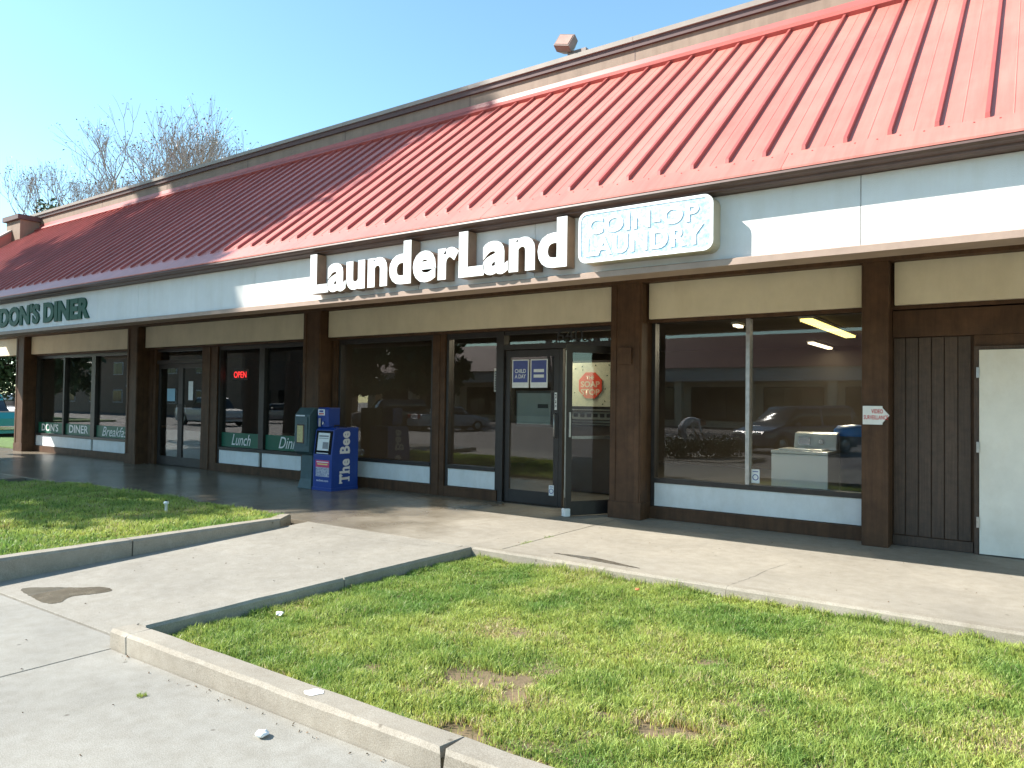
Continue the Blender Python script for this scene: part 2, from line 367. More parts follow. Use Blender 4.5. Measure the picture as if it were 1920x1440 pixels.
# ------------------------------------------------------------------ lawns
GRASS = bpy.data.materials.new("grass_blade"); GRASS.use_nodes = True
_n = GRASS.node_tree.nodes; _l = GRASS.node_tree.links; _p = _n["Principled BSDF"]
_a = _n.new("ShaderNodeAttribute"); _a.attribute_name = "Col"; _l.new(_a.outputs["Color"], _p.inputs["Base Color"])
_p.inputs["Roughness"].default_value = .45; _p.inputs["Specular IOR Level"].default_value = .35
_t = _n.new("ShaderNodeBsdfTranslucent"); _l.new(_a.outputs["Color"], _t.inputs[0]); _m = _n.new("ShaderNodeMixShader"); _m.inputs[0].default_value = .42
_l.new(_p.outputs[0], _m.inputs[1]); _l.new(_t.outputs[0], _m.inputs[2]); _l.new(_m.outputs[0], _n["Material Output"].inputs[0])
def vnoise(x, y, s, seed):
    r = np.random.default_rng(seed); g = r.random((64, 64)); u = x*s+17.3; v = y*s+9.1
    i = np.floor(u).astype(int); j = np.floor(v).astype(int); fu = u-i; fv = v-j; fu = fu*fu*(3-2*fu); fv = fv*fv*(3-2*fv)
    G = lambda a, b: g[a % 64, b % 64]
    return (G(i, j)*(1-fu)+G(i+1, j)*fu)*(1-fv)+(G(i, j+1)*(1-fu)+G(i+1, j+1)*fu)*fv
def lawn(name, label, x, y, z, bare, hgt, wid):
    n = len(x)
    cl = vnoise(x, y, 6.5, 3)*.6 + vnoise(x, y, 15, 4)*.4
    dry = vnoise(x, y, 1.6, 5)*.6 + vnoise(x, y, 4.5, 6)*.4
    keep = np.ones(n, bool)
    for bx, by, rx, ry in bare:
        d = ((x-bx)/rx)**2 + ((y-by)/ry)**2 + (vnoise(x, y, 9, 8)-.5)*1.3
        keep &= RNG.random(n) < np.clip((d-.35)/.9, .05, 1); dry = np.where(d < 1.7, dry+.22, dry)
    for bx, by, rx, ry in DRY:
        d = ((x-bx)/rx)**2 + ((y-by)/ry)**2 + (vnoise(x, y, 5, 9)-.5)*1.5; dry = dry + np.clip(1-d, 0, 1)*.28
    keep &= RNG.random(n) < np.clip(.35 + cl*1.3, 0, 1)
    x, y, z, cl, dry = x[keep], y[keep], z[keep], cl[keep], dry[keep]; n = len(x)
    tuft = np.clip((vnoise(x, y, 3.3, 12)*.5+vnoise(x, y, 8, 13)*.5-.5)*3, -.5, 1)
    h = hgt*(.4+.8*cl+.45*tuft)*RNG.uniform(.5, 1.4, n); wd = wid*RNG.uniform(.7, 1.3, n)
    az = RNG.uniform(0, 2*np.pi, n); lean = RNG.uniform(.15, 1.0, n)*h; la = RNG.uniform(0, 2*np.pi, n)
    dx, dy = np.cos(az)*wd/2, np.sin(az)*wd/2; lx, ly = np.cos(la)*lean, np.sin(la)*lean
    V = np.zeros((n, 5, 3))
    V[:, 0] = np.stack([x-dx, y-dy, z], 1); V[:, 1] = np.stack([x+dx, y+dy, z], 1)
    mz = z + h*.6
    V[:, 2] = np.stack([x+dx*.8+lx*.35, y+dy*.8+ly*.35, mz], 1); V[:, 3] = np.stack([x-dx*.8+lx*.35, y-dy*.8+ly*.35, mz], 1)
    V[:, 4] = np.stack([x+lx, y+ly, z+h*np.clip(1.1-lean/np.maximum(h, 1e-3)*.35, .5, 1)], 1)
    base = np.arange(n)*5
    Q = np.stack([base, base+1, base+2, base+3], 1); T = np.stack([base+3, base+2, base+4], 1)
    me = bpy.data.meshes.new(name); me.vertices.add(n*5); me.vertices.foreach_set("co", V.reshape(-1))
    loops = np.concatenate([Q.reshape(-1), T.reshape(-1)]); me.loops.add(len(loops)); me.loops.foreach_set("vertex_index", loops.astype(np.int32))
    st = np.concatenate([np.arange(n)*4, 4*n+np.arange(n)*3]); tot = np.concatenate([np.full(n, 4), np.full(n, 3)])
    me.polygons.add(2*n); me.polygons.foreach_set("loop_start", st.astype(np.int32)); me.polygons.foreach_set("loop_total", tot.astype(np.int32))
    me.update(calc_edges=True)
    g1 = np.array([.18, .315, .065]); g2 = np.array([.46, .53, .13]); st_ = np.array([.60, .51, .28]); dk = np.array([.04, .105, .018])
    t = np.clip(RNG.random(n)*.5 + (dry-.5)*1.5 + .42 + (vnoise(x, y, 2.6, 14)-.5)*.7, 0, 1)[:, None]; c = g1*(1-t) + g2*t
    c = np.where((RNG.random(n) < .12)[:, None], dk, c)
    c = np.where((RNG.random(n) < np.clip((dry-.55)*1.0, .03, .5))[:, None], st_*RNG.uniform(.7, 1.1, n)[:, None], c)
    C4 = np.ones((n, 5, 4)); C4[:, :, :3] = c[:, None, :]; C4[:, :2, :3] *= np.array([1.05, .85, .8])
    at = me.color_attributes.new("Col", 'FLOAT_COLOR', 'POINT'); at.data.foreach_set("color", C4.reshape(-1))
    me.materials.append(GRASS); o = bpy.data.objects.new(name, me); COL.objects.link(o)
    return tag(o, label, "grass", kind="stuff")
BARE = [(-2.72, 3.50, .34, .17), (-2.30, 3.38, .22, .13), (-2.45, 3.62, .12, .08), (-1.50, 3.50, .20, .12), (-1.86, 3.46, .10, .06), (-1.25, 3.72, .10, .05), (-2.33, 2.86, .20, .10),
        (-1.95, 2.80, .24, .06), (-3.55, 2.78, .22, .06), (-4.45, 2.80, .14, .05), (.9, 3.6, .25, .15), (-2.95, 3.1, .08, .05)]
DRY = [(-.45, 5.1, .5, .3), (-.1, 4.5, .4, .3), (-1.6, 4.9, .9, .35), (-2.9, 4.3, .5, .25), (-3.6, 5.2, .4, .2), (-1.0, 3.2, .5, .25), (-3.9, 3.3, .4, .2), (-2.2, 3.2, .8, .4)]
ls = structure(MB().add([(-4.8+8.8*i/22, 2.66+3.48*j/12, -.112+.012*math.sin(i*1.7+j)+random.uniform(-.006, .006)) for j in range(13) for i in range(23)],
     [(j*23+i, j*23+i+1, (j+1)*23+i+1, (j+1)*23+i) for j in range(12) for i in range(22)]).build("lawn_soil", SOIL, None, smooth=True))
def scatter(n, x0, x1, y0, y1): return RNG.uniform(x0, x1, n), RNG.uniform(y0, y1, n)
xa, ya = scatter(430000, -4.79, .45, 2.67, 6.13); xb, yb = scatter(70000, .45, 3.9, 2.67, 6.13)
xx, yy = np.concatenate([xa, xb]), np.concatenate([ya, yb])
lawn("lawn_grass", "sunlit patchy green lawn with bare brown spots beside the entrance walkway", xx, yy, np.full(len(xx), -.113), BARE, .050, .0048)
poly = [(-7.53, 2.4), (-7.53, 5.72), (-7.75, 6.08), (-13.35, 6.08), (-14.2, 5.45), (-14.75, 4.35), (-14.95, 2.4)]
def inside(x, y):
    r = np.zeros(len(x), bool); m = len(poly)
    for i in range(m):
        (ax, ay), (bx, by) = poly[i], poly[(i+1) % m]
        c = ((ay > y) != (by > y)) & (x < (bx-ax)*(y-ay)/((by-ay) or 1e-9)+ax); r ^= c
    return r
structure(MB().add([(x, y, .035) for x, y in poly] + [(x, y, -.2) for x, y in poly], [tuple(range(7))] + [(i, (i+1) % 7, 7+(i+1) % 7, 7+i) for i in range(7)]).build("lawn_soil", SOIL, None))
xa, ya = scatter(170000, -15, -7.5, 2.4, 6.1); k = inside(xa, ya); xa, ya = xa[k], ya[k]
lawn("lawn_grass", "shaded lawn behind the low kerb in front of the diner", xa, ya, np.full(len(xa), .033), [(-12.5, 3.9, .3, .1)], .06, .008)
# weeds in the pavement joint
def weeds(name, label, x0, y0, x1, y1, z, n, h):
    t = RNG.random(n); s = RNG.normal(0, .012, n); L = math.hypot(x1-x0, y1-y0)
    return lawn(name, label, x0+(x1-x0)*t - s*(y1-y0)/L, y0+(y1-y0)*t + s*(x1-x0)/L, np.full(n, z), [], h, .005)
weeds("joint_weeds", "thin weeds growing in the pavement joint near the brown pillar", -4.5, 6.2, -4.5, 7.2, -.02, 420, .03)

# ================================================================== BUILDING
B = thing("shop_building", "single storey shop row with red standing seam canopy roof and dark storefronts", "building", (-8, 9.2, 0))
XL, XR = -24.3, 5.0
YE, ZE, SL = 6.2, 3.43, .81                   # eave edge and slope of the canopy roof
YT = 9.75; ZT = ZE + SL*(YT-YE)
SN = Vector((0, -SL, 1)).normalized()
def rp(x, y, h=0):                            # point on the roof plane, h above it
    return Vector((x, y, ZE+SL*(y-YE))) + SN*h
# roof deck (thick, carries panels)
roof = MB().prism([(YE+.012, ZE-.03), (YT, ZT-.04), (YT+.3, ZT-.04), (YT+.3, 3.36), (YE+.25, 3.36), (YE+.012, 3.40)], XL, XR).build("roof", GUTTER, B)
PW = .3235; X0 = -.313; YB = 6.43
def panel_mesh():
    """one pan between two ribs: flat with a tiny pencil rib down the middle"""
    xs = [(.0015, 0), (PW/2-.006, 0), (PW/2, .004), (PW/2+.006, 0), (PW-.0015, 0)]
    vs = []; 
    for (x, h) in xs: vs.append(rp(x, YB-.02, .006+h)); vs.append(rp(x, YT-.01, .006+h))
    for (x, h) in (xs[0], xs[-1]): vs.append(rp(x, YB-.02, -.01)); vs.append(rp(x, YT-.01, -.01))
    fs = [(2*i, 2*i+2, 2*i+3, 2*i+1) for i in range(4)] + [(10, 0, 1, 11), (8, 12, 13, 9), (10, 12, 8, 6, 4, 2, 0)]
    return vs, fs
def rib_mesh():
    a = [rp(-.017, YB, .004), rp(.017, YB, .004), rp(.014, YB+.03, .042), rp(-.014, YB+.03, .042)]
    b = [rp(-.017, YT-.02, .004), rp(.017, YT-.02, .004), rp(.014, YT-.02, .042), rp(-.014, YT-.02, .042)]
    return a+b, [(3,2,1,0), (4,5,6,7), (0,1,5,4), (1,2,6,5), (2,3,7,6), (3,0,4,7)]
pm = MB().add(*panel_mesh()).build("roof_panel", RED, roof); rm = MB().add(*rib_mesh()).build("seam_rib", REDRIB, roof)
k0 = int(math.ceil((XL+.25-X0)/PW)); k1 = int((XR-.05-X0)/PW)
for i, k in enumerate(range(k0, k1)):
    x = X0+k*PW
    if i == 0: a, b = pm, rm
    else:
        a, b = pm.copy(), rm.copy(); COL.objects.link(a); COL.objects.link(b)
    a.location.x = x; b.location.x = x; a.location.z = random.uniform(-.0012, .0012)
# eave flashing in lengths, screws, ridge cap
FL = [-24.3, -20.2, -17.1, -13.95, -10.9, -7.85, -4.8, -1.72, 1.3, 5.0]
for a, b in zip(FL[:-1], FL[1:]):
    q = [(YE-.012, ZE-.012), (YE-.012, ZE+.005)] + [tuple(rp(0, y, .012)[1:]) for y in (YE+.01, YB+.005)] + [tuple(rp(0, y, .002)[1:]) for y in (YB+.005, YE+.03)] + [(YE+.0, ZE-.012)]
    MB().prism(q, a+.002, b-.002).build("eave_flashing", RED, roof)
sm = MB().lathe([(0, .006), (.006, .004), (.008, 0)], n=6).build("screw", REDRIB, roof)
sm_first = True
for k in range(k0, k1):
    if X0+k*PW < -9: continue
    for fx in (.25, .75):
        s = sm if sm_first else sm.copy()
        if not sm_first: COL.objects.link(s)
        sm_first = False; s.location = rp(X0+(k+fx)*PW, YB-.035, .013); s.rotation_euler = (math.atan(SL), 0, 0)
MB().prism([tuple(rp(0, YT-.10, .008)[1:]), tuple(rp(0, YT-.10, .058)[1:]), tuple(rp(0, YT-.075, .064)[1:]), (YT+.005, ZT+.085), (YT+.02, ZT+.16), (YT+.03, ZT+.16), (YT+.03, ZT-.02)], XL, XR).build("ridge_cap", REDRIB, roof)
# brown gutter under the red edge
MB().prism([(YE+.005, ZE-.014), (YE-.008, ZE-.018), (YE-.012, ZE-.036), (YE+.004, ZE-.056), (YE+.07, ZE-.066), (YE+.07, ZE-.080), (YE+.1, ZE-.088), (YE+.26, ZE-.088), (YE+.26, ZE-.014)], XL, XR).build("gutter", GUTTER, roof)
# parapet above the roof
pp = box("parapet", TAN, B, XL, XR, YT+.035, YT+.33, ZT-.03, ZT+.42)
for a, b in zip(FL[:-1], FL[1:]):
    MB().prism([(YT-.005, ZT+.35), (YT-.012, ZT+.43), (YT+.34, ZT+.43), (YT+.34, ZT+.35)], a+.001, b-.001).build("coping_board", COPDARK, pp)
    MB().prism([(YT-.04, ZT+.432), (YT-.045, ZT+.50), (YT+.37, ZT+.52), (YT+.37, ZT+.432)], a+.002, b-.002).build("coping", COPING, pp)
    if b < XR: box("panel_joint", COPDARK, pp, b-.004, b+.004, YT+.032, YT+.04, ZT, ZT+.345)
# gable end parapet with its pier
ep = MB().prism([(YE-.05, ZE-.12), (YE-.05, ZE+.30), (YT-.25, ZT+.13), (YT-.25, ZT-.3)], XL-.32, XL-.002).build("end_wall", RED, B)
MB().prism([(YE-.09, ZE+.27), (YE-.09, ZE+.33), (YT-.26, ZT+.17), (YT-.26, ZT+.11)], XL-.36, XL+.03).build("flashing", COPING, ep)
pr = box("pier", TAN, B, XL-.35, XL+.55, YT-.5, YT+.02, ZT-.35, ZT+.22); box("pier_cap", COPDARK, pr, XL-.45, XL+.6, YT-.58, YT+.06, ZT+.225, ZT+.36)
# fascia with panel joints, trim board, soffit
FY = 6.4
FJ = [XL, -21.2, -18.1, -15.0, -11.95, -8.9, -5.85, -2.82+.0, 1.9, 5.0]; FJ[7] = -4.25; FJ.insert(8, -1.16)
fa = box("fascia", BROWN, B, XL, XR, FY+.02, FY+.17, 2.74, 3.339)
for a, b in zip(FJ[:-1], FJ[1:]): box("fascia_panel", STUCCO, fa, a+.0025, b-.0025, FY, FY+.018, 2.768, 3.338, .003)
MB().prism([(FY-.09, 2.705), (FY-.09, 2.758), (FY-.075, 2.766), (FY+.19, 2.766), (FY+.19, 2.705)], XL, XR).build("trim_board", TANTRIM, fa)
box("soffit", CREAM, B, XL, XR, FY+.175, 9.2, 3.262, 3.34)
box("beam", BROWN, B, -30, XR, 8.9, 9.2, 3.083, 3.26)
bb = box("wall_core", BROWN, B, -22.55, XR, 9.12, 9.26, 2.575, 3.08)
def cream(a, b): box("wall_panel", CREAM, B, a, b, 9.05, 9.115, 2.617, 3.0825, .003)
cream(-1.3, XR); cream(-4.2, -1.63); cream(-10.42, -4.7); cream(-16.54, -10.93); cream(-22.3, -17.05); cream(-30, -22.84)
box("end_lintel", BROWN, B, -30, -22.84, 9.118, 9.19, 2.6, 3.08)
# columns
for a, b in ((-1.60, -1.335), (-4.68, -4.23), (-10.92, -10.45), (-17.03, -16.57), (-22.83, -22.33)):
    c = MB().box(a, b, 8.9, 9.34, 0, 3.082).build("column", BROWN, B, .006)
    if b-a > .4:
        box("trim_strip", BROWN, c, a-.012, b+.012, 8.885, 9.18, .0, .22, .004)
        for s in (a+.02, b-.09): box("trim_strip", BROWN, c, s, s+.07, 8.888, 8.902, .222, 3.05, .003)
box("utility_box", BROWN, B, -4.55, -4.36, 8.865, 8.899, 2.02, 2.24, .004)

def window(a, b, z0, z1, muls, panels=True, head=2.6, mw=.055, mm=BRONZE):
    """storefront bay: frame, mullions, panes, white base panels"""
    f = MB(); fw_ = .05
    f.box(a, a+fw_, 9.20, 9.33, .16, head); f.box(b-fw_, b, 9.20, 9.33, .16, head)
    f.box(a+fw_, b-fw_, 9.203, 9.33, z1, head); f.box(a+fw_, b-fw_, 9.19, 9.33, z0-.06, z0)
    W = f.build("window", BRONZE, B, .003)
    xs = [a+fw_] + [v for mx, w_ in muls for v in (mx-w_/2, mx+w_/2)] + [b-fw_]
    for mx, w_ in muls: box("mullion", mm if w_ < .12 else BRONZE, W, mx-w_/2, mx+w_/2, 9.21, 9.325, z0, z1, .003)
    for p0, p1 in zip(xs[::2], xs[1::2]):
        box("pane", GLASS, W, p0, p1, 9.276, 9.284, z0, z1)
    if panels:
        ps = [a+.02] + [v for mx, w_ in muls if w_ > .09 for v in (mx-.05, mx+.05)] + [b-.02]
        for p0, p1 in zip(ps[::2], ps[1::2]): box("base_panel", WPANEL, W, p0, p1, 9.215, 9.26, .165, z0-.062, .004)
    box("sill_board", BROWN, W, a, b, 9.17, 9.30, 0.001, .16, .004)
    return W
window(-4.225, -1.605, .53, 2.575, [(-2.95, .05)], mm=ALU)
window(-10.30, -8.05, .50, 2.5, []); window(-7.78, -6.74, .50, 2.5, [])
window(-13.94, -10.93, .50, 2.5, [(-12.525, .16)])
window(-22.32, -17.04, .50, 2.5, [(-20.75, .08), (-19.21, .2)])
for a, b in ((-10.45, -10.305), (-8.045, -7.785), (-14.5, -13.945), (-16.57, -16.29)):
    p = box("post", BROWN, B, a, b, 9.17, 9.34, 0, 2.575, .004)
    box("trim_strip", BROWN, p, (a+b)/2-.03, (a+b)/2+.03, 9.155, 9.169, .01, 2.57, .003)
box("post", BRONZE, B, -6.735, -6.645, 9.19, 9.33, 0, 2.575, .003)

def door_leaf(name, wd, ht, M, handle=True, sw=.085, m=BRONZE, base=.2, bar=False):
    """glazed aluminium leaf in its own plane (x 0..wd, y thickness, z 0..ht)"""
    f = MB().box(0, sw, 0, .045, .012, ht).box(wd-sw, wd, 0, .045, .012, ht).box(sw, wd-sw, .001, .044, .012, base).box(sw, wd-sw, .001, .044, ht-.1, ht)
    d = f.xf(M).build(name, m, B, .002)
    MB().box(sw, wd-sw, .019, .025, base, ht-.1).xf(M).build("pane", DGLASS, d)
    if bar: MB().box(sw-.02, wd-sw+.02, -.05, -.025, 1.02, 1.06).box(sw-.02, sw+.01, -.026, 0, 1.02, 1.06).box(wd-sw-.01, wd-sw+.02, -.026, 0, 1.02, 1.06).xf(M).build("push_bar", ALU, d, .003)
    if handle: MB().tube([(wd-.045, -.0, 1.35), (wd-.045, -.05, 1.33), (wd-.045, -.05, 1.02), (wd-.045, 0, 1.0)], .011).xf(M).build("handle", ALU, d, smooth=True)
    return d
T = Matrix.Translation
# laundry entrance: one closed leaf, one standing open, transom above
fr = MB().box(-6.64, -4.70, 9.19, 9.33, 2.29, 2.37).box(-6.64, -4.70, 9.205, 9.33, 2.52, 2.575).box(-4.735, -4.70, 9.2, 9.33, 0, 2.29).build("door_frame", BRONZE, B, .003)
box("pane", DGLASS, fr, -6.62, -4.72, 9.272, 9.28, 2.37, 2.52)
d1 = door_leaf("door", .95, 2.28, T((-6.635, 9.235, 0)))
MB().box(-5.68, -5.62, 9.235, 9.29, .0, 2.285).build("door_stile", BRONZE, fr)
hx, hy = -4.74, 9.26; ex, ey = -5.165, 8.55; ang = math.atan2(ey-hy, ex-hx)
MO = T((hx, hy, 0)) @ Matrix.Rotation(ang, 4, 'Z')
d2 = door_leaf("door", math.hypot(ex-hx, ey-hy), 2.28, MO, handle=False, bar=True)
lw = math.hypot(ex-hx, ey-hy)
MB().box(lw+.0005, lw+.004, .008, .037, .25, 2.2).xf(MO).build("edge_strip", ALU, d2)
MB().box(lw-.055, lw-.03, .046, .075, 1.05, 1.38).xf(MO).build("handle", ALU, d2, .004)
MB().box(lw-.06, lw+.02, -.03, .075, .004, .11).xf(MO).build("door_stop", PAPER, d2, .01)
# diner entrance: double doors
fr2 = MB().box(-16.285, -14.505, 9.19, 9.33, 2.25, 2.33).box(-16.285, -14.505, 9.2, 9.33, 2.52, 2.575).build("door_frame", BRONZE, B, .003)
box("pane", DGLASS, fr2, -16.27, -14.52, 9.272, 9.28, 2.33, 2.52)
door_leaf("door", .885, 2.245, T((-16.28, 9.235, 0))); door_leaf("door", .885, 2.245, T((-14.51, 9.28, 0)) @ Matrix.Rotation(math.pi, 4, 'Z'))
# utility bay at the right: boards and white metal door
bw = box("board_wall", BROWN, B, -1.335, -.56, 9.19, 9.3, 0, 2.575)
box("header_board", BROWN, bw, -.565, XR, 9.145, 9.189, 2.153, 2.268, .003); box("header_board", BROWN, bw, -1.33, XR, 9.14, 9.188, 2.27, 2.56, .004)
x = -1.325
while x < -.60:
    wdt = random.choice([.118, .124, .121]); e = min(x+wdt, -.575)
    box("board", WOOD, bw, x+.004, e-.004, 9.165+random.uniform(-.003, .003), 9.189, .12, 2.262, .004); x = e
box("base_board", WOOD, bw, -1.33, -.575, 9.155, 9.188, .005, .112, .004)
wf = MB().box(-.565, -.525, 9.12, 9.28, 0, 2.15).box(.43, .47, 9.12, 9.28, 0, 2.15).box(-.525, .43, 9.12, 9.28, 2.115, 2.15).build("door_frame", WOOD, B)
wd_ = box("door", WDOOR, B, -.52, .425, 9.10, 9.145, .012, 2.11, .004)
wd_["label"] = "plain cream white metal service door"
for z in (.28, 1.05, 1.82): box("hinge", ALU, wd_, -.545, -.515, 9.085, 9.1, z, z+.11, .003)
MB().lathe([(0, -.07), (.025, -.068), (.028, -.045), (.012, -.03), (.012, 0)], (.36, 9.1, 1.02), 14, 'y').build("handle", ALU, wd_, smooth=True)
bw2 = box("board_wall", BROWN, B, .475, XR, 9.19, 9.3, 0, 2.575)
for i in range(36): box("board", WOOD, bw2, .48+i*.1235, .48+i*.1235+.115, 9.165, 9.189, .01, 2.262, .004)
# rooms behind the glass
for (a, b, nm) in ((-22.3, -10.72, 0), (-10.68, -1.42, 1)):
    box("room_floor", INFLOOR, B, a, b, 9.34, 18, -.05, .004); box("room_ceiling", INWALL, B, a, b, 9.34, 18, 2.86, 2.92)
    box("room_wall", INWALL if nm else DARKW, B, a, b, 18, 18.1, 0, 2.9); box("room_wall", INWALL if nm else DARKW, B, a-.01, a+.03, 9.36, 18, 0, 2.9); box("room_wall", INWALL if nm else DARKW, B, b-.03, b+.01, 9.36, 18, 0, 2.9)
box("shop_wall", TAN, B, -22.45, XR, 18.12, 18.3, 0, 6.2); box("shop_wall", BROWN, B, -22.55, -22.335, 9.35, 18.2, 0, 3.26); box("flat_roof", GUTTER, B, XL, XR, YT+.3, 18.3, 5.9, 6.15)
box("shop_wall", BROWN, B, XR-.1, XR, 9.31, 18.1, 0, 6.0); box("shop_wall", TAN, B, XL+.0, XL+.15, YT+.31, 18.1, 3.3, 5.88)

# ================================================================== THINGS ON THE BUILDING
s1 = thing("channel_letter_sign", "large white raised letters with bronze sides forming one long word on the fascia", "sign", (-5.8, FY, 2.8))
channel_letters(s1, "LaunderLand", -7.73*6.235/6.39, -3.86*6.235/6.39, 2.825, 3.325, 6.235, .15, .039, LETW, LETS, 1.04)
s2 = thing("wall_letter_sign", "dark green capital letters spelling the diner name on the white fascia", "sign", (-15, FY, 2.8))
channel_letters(s2, "DON'S DINER", -17.25*.997, -13.56*.997, 2.86, 3.255, 6.372, .025, .05, GREENL, GREENL, 1.02)
# cabinet sign with rounded corners
def rrect(x0, x1, z0, z1, r, n=6):
    out = []
    for cx_, cz_, a0 in ((x1-r, z1-r, 0), (x0+r, z1-r, 90), (x0+r, z0+r, 180), (x1-r, z0+r, 270)):
        out += [(cx_+r*math.cos(R(a0+90*k/n)), cz_+r*math.sin(R(a0+90*k/n))) for k in range(n+1)]
    return out
SB = mat("sign_face_blue", (.62, .72, .77), .35, vscale=34, col2=(.20, .40, .54)); SCR = mat("sign_cabinet_cream", (.50, .43, .30), .5, .06, 5)
cs = thing("cabinet_sign", "rounded rectangular cabinet sign with faded pale blue face and white words", "sign", (-3, FY, 2.83))
q = 6.225/6.39; cx0, cx1 = -3.70*q-.02, -2.355*q; cz0, cz1 = 2.835, 3.325
MB().prism(rrect(cx0, cx1, cz0, cz1, .085), 6.225, 6.399, 'y').build("cabinet", SCR, cs, .008)
MB().prism(rrect(cx0+.028, cx1-.028, cz0+.028, cz1-.028, .065), 6.217, 6.2245, 'y').build("sign_face", SB, cs)
rim = MB(); o_ = rrect(cx0, cx1, cz0, cz1, .085); i_ = rrect(cx0+.026, cx1-.026, cz0+.026, cz1-.026, .066); n_ = len(o_)
rim.add([(x, 6.212, z) for x, z in o_] + [(x, 6.212, z) for x, z in i_] + [(x, 6.2245, z) for x, z in o_] + [(x, 6.2245, z) for x, z in i_],
        [f for k in range(n_) for f in ((k, (k+1) % n_, n_+(k+1) % n_, n_+k), (k, 2*n_+k, 2*n_+(k+1) % n_, (k+1) % n_), (n_+k, n_+(k+1) % n_, 3*n_+(k+1) % n_, 3*n_+k))])
rim.build("rim", LETW, cs)
for body, a, b, c, d in (("COIN-OP", cx0+.10, cx1-.13, cz0+.265, cz1-.065), ("LAUNDRY", cx0+.075, cx1-.085, cz0+.06, cz0+.235)):
    bm = text_bm(body, .02, .024, 0, 1.1); fit(bm, a, b, c, d, 6.2105, .006); bm.normal_update()
    for isl in islands(bm): faces_obj(isl, "letter", LETW, cs)
    bm.free()
# flood lamp on the parapet
fl = thing("flood_lamp", "small boxy bronze flood lamp on the roof parapet", "lamp", (-5.9, YT+.1, ZT+.52))
FM = T((-5.95, YT+.02, ZT+.70)) @ Matrix.Rotation(R(16), 4, 'Y') @ Matrix.Rotation(R(-25), 4, 'X')
FLM = mat("lamp_bronze", (.17, .12, .10), .5, .2, 10); FLG = mat("lamp_lens", (.40, .26, .21), .25, .12, 8)
MB().prism([(-.14, -.115), (.14, -.115), (.14, .115), (-.14, .115)], -.11, .02, 'y').add([(-.14,.02,-.115),(.14,.02,-.115),(.14,.02,.115),(-.14,.02,.115),(-.07,.12,-.06),(.07,.12,-.06),(.07,.12,.06),(-.07,.12,.06)], [(4,5,6,7),(0,1,5,4),(1,2,6,5),(2,3,7,6),(3,0,4,7)]).xf(FM).build("housing", FLM, fl, .006)
MB().box(-.118, .118, -.117, -.111, -.093, .093).xf(FM).build("lens", FLG, fl)
MB().tube([(-5.95, YT+.04, ZT+.61), (-5.88, YT+.05, ZT+.56), (-5.85, YT+.06, ZT+.52)], .022).box(-5.92, -5.60, YT+.0, YT+.12, ZT+.515, ZT+.575).build("bracket", FLM, fl)
# arrow sign on the narrow column
ar = thing("arrow_sign", "small white arrow shaped notice with red lettering on a brown column", "sign", (-1.46, 8.89, 1.3))
REDINK = mat("red_ink", (.55, .03, .03), .5)
MB().prism([(-1.585, 1.315), (-1.585, 1.515), (-1.39, 1.515), (-1.39, 1.495), (-1.322, 1.415), (-1.39, 1.335), (-1.39, 1.315)], 8.878, 8.884, 'y').build("plate", PAPER, ar)
flat_text("lettering", "VIDEO", REDINK, ar, -1.50, -1.385, 1.435, 1.48, 8.8765, .02); flat_text("lettering", "SURVEILLANCE", REDINK, ar, -1.575, -1.335, 1.37, 1.415, 8.8765, .015)
# house number
flat_text("lettering", "640", INKBLACK, None, -5.76*.99, -5.32*.99, 2.39, 2.55, 9.185, .0)
hn = bpy.data.objects["lettering.002"] if "lettering.002" in bpy.data.objects else None
for o in bpy.data.objects:
    if o.name.startswith("lettering") and o.parent is None: hn = o
hn.name = "house_number"; tag(hn, "black street number on the glass above the laundry entrance", "number")

# window banners
def banner(a, b, z0, z1, label, words):
    t = thing("window_banner", label, "banner", ((a+b)/2, 9.27, z0))
    box("panel", GREENB, t, a, b, 9.262, 9.268, z0, z1)
    for (w_, x0, x1, c, d, sh, bo) in words: flat_text("lettering", w_, PAPER, t, x0, x1, c, d, 9.259, bo, sh)
banner(-13.88, -12.62, .51, .80, "dark green window strip with white script reading Lunch", [("Lunch", -13.53, -12.9, .55, .775, .35, .004)])
banner(-12.43, -10.99, .51, .80, "dark green window strip with white script reading Dinner", [("Dinner", -12.02, -11.2, .55, .775, .35, .004)])
banner(-22.25, -20.80, .51, .79, "green window strip with bold white capitals beside the end column, partly sunlit", [("DON'S", -22.05, -21.1, .56, .76, 0, .02)])
banner(-20.70, -19.33, .51, .79, "green window strip with bold white capitals reading DINER", [("DINER", -20.5, -19.5, .56, .76, 0, .02)])
banner(-19.09, -17.1, .51, .79, "green window strip with white script reading Breakfast", [("Breakfast", -18.8, -17.5, .54, .77, .35, .004)])
# neon sign
NEON = mat("neon_red", (.6, .02, .02), .4, emit=(1, .03, .03), estr=1.3)
ns = thing("neon_sign", "small red glowing OPEN sign inside the diner window", "sign", (-13.4, 9.45, 1.9))
flat_text("lettering", "OPEN", NEON, ns, -13.78, -13.36, 1.93, 2.06, 9.45); box("backing", INKBLACK, ns, -13.85, -13.29, 9.455, 9.475, 1.88, 2.11)
